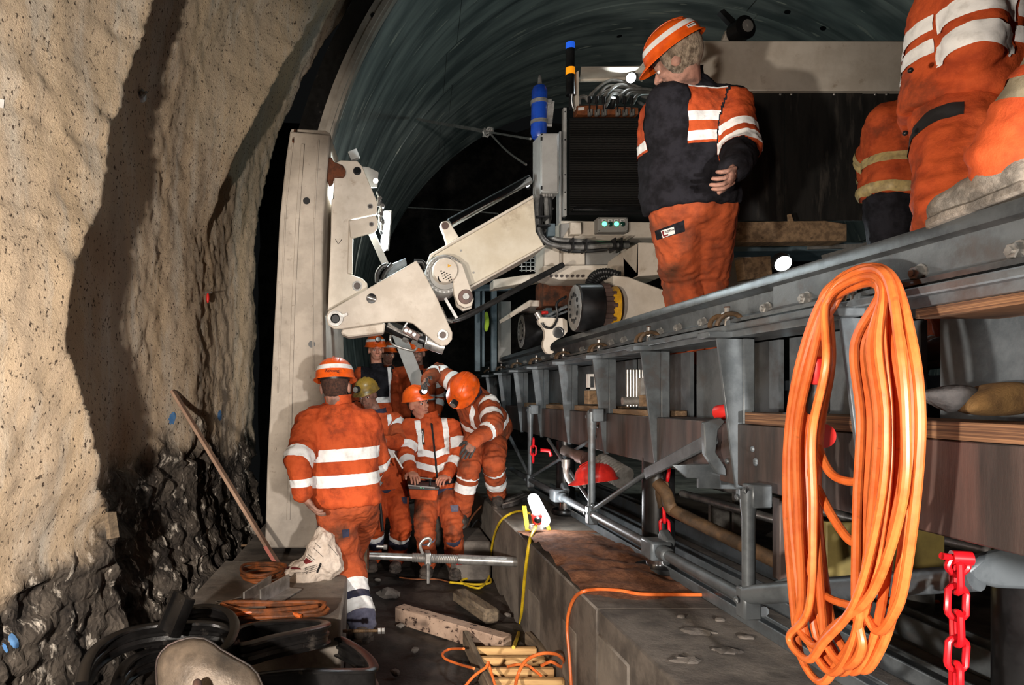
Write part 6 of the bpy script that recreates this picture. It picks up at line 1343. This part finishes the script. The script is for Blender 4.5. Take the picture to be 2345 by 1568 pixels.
ld = [(740, 1456, .36), (790, 1476, .36), (830, 1502, .36), (853, 1528, .36), (852, 1545, .36), (800, 1548, .35), (700, 1548, .35), (600, 1556, .34), (520, 1570, .33)]
sweep(spline([G(x, y+10, z-.05) for x, y, z in ld], 6), GP, False, RUB, 'strip_loop', gk)
le = [(262, 1600, .36), (275, 1560, .37), (300, 1530, .38), (345, 1510, .38), (400, 1505, .37)]
sweep(spline([G(x, y, z-.06) for x, y, z in le], 6), GP, False, RUB, 'strip_loop', gk)
lf = [(200, 1640, .3), (360, 1600, .3), (560, 1610, .3), (760, 1600, .3), (840, 1570, .3)]
sweep(spline([G(x, y, z-.1) for x, y, z in lf], 6), GP, False, RUB, 'strip_loop', gk)
a, b = P(385, 1448, 2.98), P(420, 1362, 3.0)
sweep([a, a+(b-a)*.5, b], [(x*1.3, y*1.1) for x, y in GP], False, RUB, 'strip_end', gk, up=(1, -.6, .3))
for z in (.06, .17): sweep(spline([V((-.75+.52*math.cos(a_), 2.78+.3*math.sin(a_), z)) for a_ in [i*.45 for i in range(14)]], 3, True), GP, True, RUB, 'strip_loop', gk)
# ---- shovel
t = thing('shovel', 'dusty steel shovel blade standing in front of the gaskets', 'shovel', P(470, 1640, 2.45))
edge = [(357, 1529), (360, 1508), (369, 1492), (385, 1477), (407, 1467), (428, 1461), (444, 1459), (469, 1462), (490, 1473), (506, 1486), (543, 1507), (572, 1523), (590, 1542), (604, 1575), (600, 1620), (540, 1660), (450, 1665), (380, 1630), (360, 1580)]
cpx = (sum(e[0] for e in edge)/len(edge), sum(e[1] for e in edge)/len(edge)); vs = []; fs = []; n = len(edge); K_n = 7
for k in range(K_n):
    s = 1-k/(K_n-1)*.97
    for e in edge: vs.append(P(cpx[0]+(e[0]-cpx[0])*s, cpx[1]+(e[1]-cpx[1])*s, 2.45-.045*(1-s*s)+.0007*(1568-(cpx[1]+(e[1]-cpx[1])*s))))
for k in range(K_n-1):
    for i in range(n): fs.append((k*n+i, k*n+(i+1) % n, (k+1)*n+(i+1) % n, (k+1)*n+i))
fs.append(tuple((K_n-1)*n+i for i in range(n)))
mb = MB(); mb.add(vs, fs); o = mb.build('blade', mat('dusty_steel', C(132, 119, 105), C(96, 87, 78), .42, .4, sc=6, c3=C(60, 55, 51), sc3=2.6, lo3=.48, hi3=.66, bump=.25, bsc=22), t, smooth=80); sf = o.modifiers.new('s', 'SOLIDIFY'); sf.thickness = .004
mb = MB(); mb.tube([P(e[0], e[1], 2.45+.0007*(1568-e[1])-.003) for e in edge], .0035, 6, closed=True); mb.build('rim', STEELB, t)
mb = MB(); mb.tube(spline([P(452, 1572, 2.36), P(452, 1568, 2.33), P(458, 1640, 2.25), P(470, 1760, 2.1)], 5), [.016]*16, 12); mb.build('socket', STEELB, t)
mb = MB(); mb.cyl(P(466, 1700, 2.2), P(490, 2100, 1.65), .017, 12); mb.build('shaft', WOOD, t)
# ---- cables on the shoulder and trench
FXc = PX-.014
def onface(px, py): return P(px, py, FXc*F/(px-VX))
cable('cable', [onface(1309, 1575), onface(1304, 1500), onface(1299, 1440), onface(1303, 1400), onface(1316, 1368), G(1336, 1354, PZ+.012), G(1368, 1349, PZ+.012), G(1420, 1352, PZ+.012), G(1470, 1360, PZ+.012), G(1560, 1361, PZ+.012), G(1680, 1362, PZ+.012), G(1900, 1365, PZ+.01), G(2150, 1378, PZ+.01)], .0085, CABO, 'orange cable running over the concrete edge and across the shoulder')
cable('cable', [G(1236, 1185, PZ+.06), G(1228, 1205, PZ+.05), G(1216, 1228, PZ+.03), onface(1209, 1262), onface(1202, 1320), onface(1196, 1390), onface(1190, 1440), G(1176, 1482, .1)], .011, CABY, 'thick yellow cable hanging straight down from the floor lamp')
cable('cable', [G(1212, 1175, PZ+.05), G(1190, 1170, PZ+.03), G(1165, 1178, PZ+.02), onface(1145, 1195), onface(1132, 1225), onface(1125, 1262), onface(1122, 1300), G(1118, 1325, .03), G(1098, 1346, .02), G(1070, 1340, .02), G(1056, 1330, .02), G(1080, 1322, .02), G(1118, 1322, .02), G(1122, 1334, .02), G(1090, 1338, .02), G(1030, 1333, .02)], .0095, CABY, 'thin yellow cable looping onto the trench floor behind the prop')
cable('cable', [G(1030, 1333, .02), G(1000, 1326, .02), G(950, 1326, .02), G(915, 1322, .02)], .006, CABB, 'thin dirty orange cable on the mud below the prop')
cable('cable', [G(1062, 1485, .11), G(1030, 1486, .03), G(1014, 1496, .03), G(1020, 1508, .03), G(1050, 1520, .05), G(1085, 1530, .13)], .0075, CABO, 'small orange cable loop left of the ladder')
cable('cable', [G(1062, 1575, .03), G(1085, 1548, .08), G(1112, 1528, .15), G(1118, 1516, .18), G(1122, 1530, .14), G(1134, 1568, .1)], .0075, CABO, 'orange cable tied to the ladder rail with a knot')
cable('cable', [G(1178, 1585, .1), G(1186, 1545, .14), G(1205, 1512, .22), G(1240, 1496, .27), G(1275, 1498, .25), G(1292, 1514, .18), G(1285, 1526, .13), G(1262, 1515, .13), G(1240, 1524, .12)], .0085, CABO, 'large orange cable arch over the ladder rungs')
cable('cable', [G(1163, 1526, .1), G(1185, 1521, .14), G(1210, 1524, .14), G(1240, 1548, .09)], .0075, CABO, 'short orange cable arch on the ladder rungs')
for k, pts in enumerate(([(1110, 1150), (1080, 1185), (1060, 1230)], [(1075, 1215), (1095, 1190), (1110, 1215), (1085, 1235)], [(1065, 1200), (1100, 1230), (1112, 1200)])):
    cable('cable', [P(x, y, 6.35) for x, y in pts], .009, HOSE if k else CABB, ['dirty orange cable', 'first black cable loop', 'second black cable loop'][k]+' behind the operator against the far step')
# ---- floor lamp
t = thing('floor_lamp', 'glowing white hand lamp standing on the concrete shoulder', 'lamp', G(1236, 1212, PZ))
a, b = P(1243, 1190, 4.74), P(1222, 1143, 4.85)
mb = MB(); mb.cap(a, b, .052, .042, 16); mb.build('glowing_tube', LAMPF, t)
mb = MB(); mb.plate([(1218, 1178), (1243, 1178), (1240, 1202), (1222, 1202)], 4.62, .05); mb.build('red_end_cap', REDPL, t, bevel=.008)
mb = MB(); q = P(1231, 1190, 4.61); mb.lathe([(.024, 0), (.02, .02), (.012, .03)], q, (0, -1, 0), 14); mb.build('cable_gland', BLK, t)
mb = MB(); mb.plate([(1216, 1203), (1244, 1203), (1246, 1214), (1214, 1214)], 4.63, .06); mb.build('socket_box', WHITEP, t, bevel=.004)
mb = MB(); mb.bar(P(1208, 1215, 4.72), P(1200, 1160, 4.9), .03, .02); mb.bar(P(1258, 1215, 4.72), P(1236, 1150, 4.95), .02, .02); mb.build('yellow_stand', CABY, t)
light('floor_lamp_light', 'POINT', P(1232, 1150, 4.62), 9, (.95, .98, 1), .05)
# ---- sand on the shoulder
def sandz(x, y):
    dx = (x-1.2)/.42; dy = (y-3.95)/.85; return .06*max(0, 1-dx*dx*.8-dy*dy)+.02*fbm(V((x*6, y*5, 1)), 4)*max(0, 1-dy*dy)+.012*math.sin(y*26+6*noise.noise(V((x*3, y*2, 0))))*max(0, 1-dy*dy)*.6-.008
vs, fs = grid_mesh(lambda i, j: (PX+.004+.015*i, 3.1+.02*j, PZ+max(-.02, sandz(PX+.004+.015*i, 3.1+.02*j))), 52, 84)
mb = MB(); mb.add(vs, fs); mb.build('sand_heap', SAND, None, smooth=180, label='thin heap of wet brown sand on the concrete shoulder', cat='sand', kind='stuff', normals=False)
# coil of flat grey hose near the bending man
t = thing('flat_hose', 'roll of grey flat hose at the bending man\'s boot', 'hose', G(1175, 1155, PZ))
for k in range(5): mb = MB(); mb.tube(spline([G(1152, 1160-k*3, PZ+.02), G(1180, 1153-k*4, PZ+.05), G(1206, 1140-k*3, PZ+.05)], 5), .016, 8); mb.build('fold', ALU if k % 2 else SACKG, t)
# ---- stones and scraps on the mud
for i, (x, y, s, lab) in enumerate(((917, 1431, .035, 'pale flat stone left of the spotted beam'), (950, 1488, .03, 'dark stone in front of the stepping man\'s boot'), (1163, 1408, .03, 'small stone beside the yellow cable'), (865, 1327, .03, 'pale lump of mortar under the timber post'), (890, 1360, .09, 'low muddy mound in mid trench'), (1000, 1418, .02, 'little grey stone between beam and offcut'), (812, 1490, .04, 'broken concrete chip by the plinth foot'), (905, 1540, .03, 'dark pebble near the ladder left rail'))):
    mb = MB(); q = G(x, y, .01); mb.ell(q, (s, s*.8, s*.45), Matrix.Rotation(i*.7, 3, 'Z'), 9, 6); mb.v = [tuple(V(p)+V((noise.noise(V(p)*30), noise.noise(V(p)*31+V((4, 0, 0))), noise.noise(V(p)*29)))*s*.35) for p in mb.v]
    mb.build('stone', CONCW if i in (0, 3, 6) else CONCD, None, smooth=25, label=lab, cat='stone', group='stones on the mud')
# ---- things on the left wall
wt = bvh(wl)
for nm, poly, lab in (('blue', [(389, 945), (405, 942), (400, 972), (384, 970)], None), ('blue', [(499, 940), (508, 938), (508, 964), (498, 962)], None), ('blue', [(14, 1452), (36, 1448), (48, 1488), (26, 1482)], None), ('blue', [(2, 1470), (14, 1474), (20, 1496), (10, 1492)], None)):
    decal('paint_mark', BLUEPT, poly, wt, wl, .006, 8, 4.0, True)
decal('white_smear', WHITEP, [(0, 226), (10, 228), (8, 248), (0, 246)], wt, wl, .006, 3)
q = wall_hit(320, 218); t = thing('rock_bolt', 'steel rock bolt plate on the sprayed concrete', 'bolt', q); n_ = V((.8, -.6, 0))
mb = MB(); mb.lathe([(.045, 0), (.045, .01), (.03, .018), (.018, .02)], q, n_, 16); mb.build('plate', GALV, t)
mb = MB(); mb.hexa(q+n_*.02, n_, .018, .02); mb.cyl(q, q+n_*.07, .009, 10); mb.build('nut', GALV, t)
q = wall_hit(473, 680); t = thing('survey_pin', 'small red survey pin in the wall', 'pin', q); mb = MB(); mb.ell(q+V((.015, -.02, -.01)), (.012, .012, .04)); mb.build('red_cap', REDPL, t); mb = MB(); mb.cyl(q-V((.02, 0, -.03)), q+V((.05, -.03, .03)), .006, 8); mb.build('pin', GALV, t)
q = wall_hit(246, 1202); mb = MB(); mb.bar(q+V((.02, -.02, .07)), q+V((.05, -.05, -.06)), .03, .06, (.5, 1, 0)); mb.build('wood_chip', WOODG, None, bevel=.003, label='small wooden board stub sticking out of the rock', cat='wood')
q = wall_hit(501, 906); mb = MB(); mb.bar(q+V((.01, -.02, .05)), q+V((.02, -.02, -.05)), .015, .035, (.5, 1, 0)); mb.build('depth_marker', WOODG, None, label='thin wooden depth marker stuck in the shotcrete', cat='marker')
# ---- hammer on the belt of the man in the mustard helmet
t = thing('hammer', 'black-handled hammer hanging at the mustard helmet man\'s belt', 'hammer', P(876, 1215, 5.35))
mb = MB(); mb.tube(spline([P(868, 1110, 5.4), P(870, 1150, 5.38), P(876, 1216, 5.38)], 5), [.011]*6+[.014]*5, 10); mb.build('handle', BLK, t)
mb = MB(); mb.bar(P(860, 1122, 5.4), P(874, 1102, 5.4), .028, .03); mb.cyl(P(858, 1126, 5.4), P(863, 1117, 5.4), .02, 12); mb.build('head', CHROME, t, bevel=.004)
mb = MB(); mb.cyl(P(900, 1036, 5.4), P(922, 1072, 5.4), .007, 8); mb.build('measuring_stick', WHITEP, None, label='thin white measuring stick held by the mustard helmet man', cat='stick')

# ---- pocket flap with sewn badge on the grey-haired man's trousers
tro = [c for c in H_[0].children if c.name.startswith('trousers')][0]; ht = bvh(tro)
decal('pocket_flap', BLACKF, [(1499, 529), (1566, 504), (1569, 530), (1504, 550)], ht, tro, .006, 6, 3.4)
decal('badge', WHITEP, [(1513, 528.5), (1543, 519), (1546, 534.5), (1518, 545)], ht, tro, .009, 3, 3.4)
decal('badge_mark', DARKRED, [(1515, 530), (1520, 528.5), (1521, 537), (1518, 540)], ht, tro, .011, 2, 3.4)
decal('badge_mark', DARKRED, [(1518, 539), (1530, 535.5), (1531, 539), (1519.5, 543)], ht, tro, .011, 2, 3.4)
hit = ht[0].ray_cast(ht[1].inverted() @ V((0, 0, CZ)), (P(1534, 527, 1)-V((0, 0, CZ))).normalized()); hp = ht[1] @ hit[0]; hn = hit[1]
hn = V((hn.x, hn.y, 0)).normalized() if hit[0] else V((0, -1, 0)); hn = (hn*.5+V((-.3, -1, 0)).normalized()*.5).normalized(); u_ = V((-.3, 0, 1)); u_ = (u_-hn*u_.dot(hn)).normalized()
text_obj('badge_lettering', 'soma', .024, INK, tro, hp-(P(1534, 527, 1)-V((0, 0, CZ))).normalized()*.016, Matrix((u_.cross(hn), u_, hn)).transposed(), .0005)

# ---- patches on the suits
def part(p, nm): return [c for c in p[0].children if c.name.split('.')[0] == nm][0]
at_ = part(A_, 'trousers'); tr = bvh(at_)
decal('waist_patch', NAVY, [(746, 1146), (800, 1142), (800, 1154), (752, 1157)], tr, at_, .006, 6, 4.1)
decal('pocket_patch', NAVY, [(783, 1213), (800, 1211), (799, 1228), (785, 1232)], tr, at_, .006, 4, 4.1)
cj = part(C_, 'jacket'); tr = bvh(cj)
decal('chest_pocket_zip', INK, [(965, 981), (970, 981), (973, 1018), (967, 1018)], tr, cj, .008, 4, 5.8)
decal('zip_puller', WHITEP, [(966.5, 986), (968.5, 986), (971, 1012), (969, 1012)], tr, cj, .01, 3, 5.8)
ct = part(C_, 'trousers'); tr = bvh(ct)
decal('thigh_patch', GREYF, [(1031, 1157), (1050, 1155), (1050, 1171), (1034, 1172)], tr, ct, .006, 3, 5.8)
bt = part(B_, 'trousers'); tr = bvh(bt)
decal('pocket_patch', NAVY, [(919, 1139), (932, 1136), (932, 1153), (924, 1153)], tr, bt, .006, 3, 5.9)
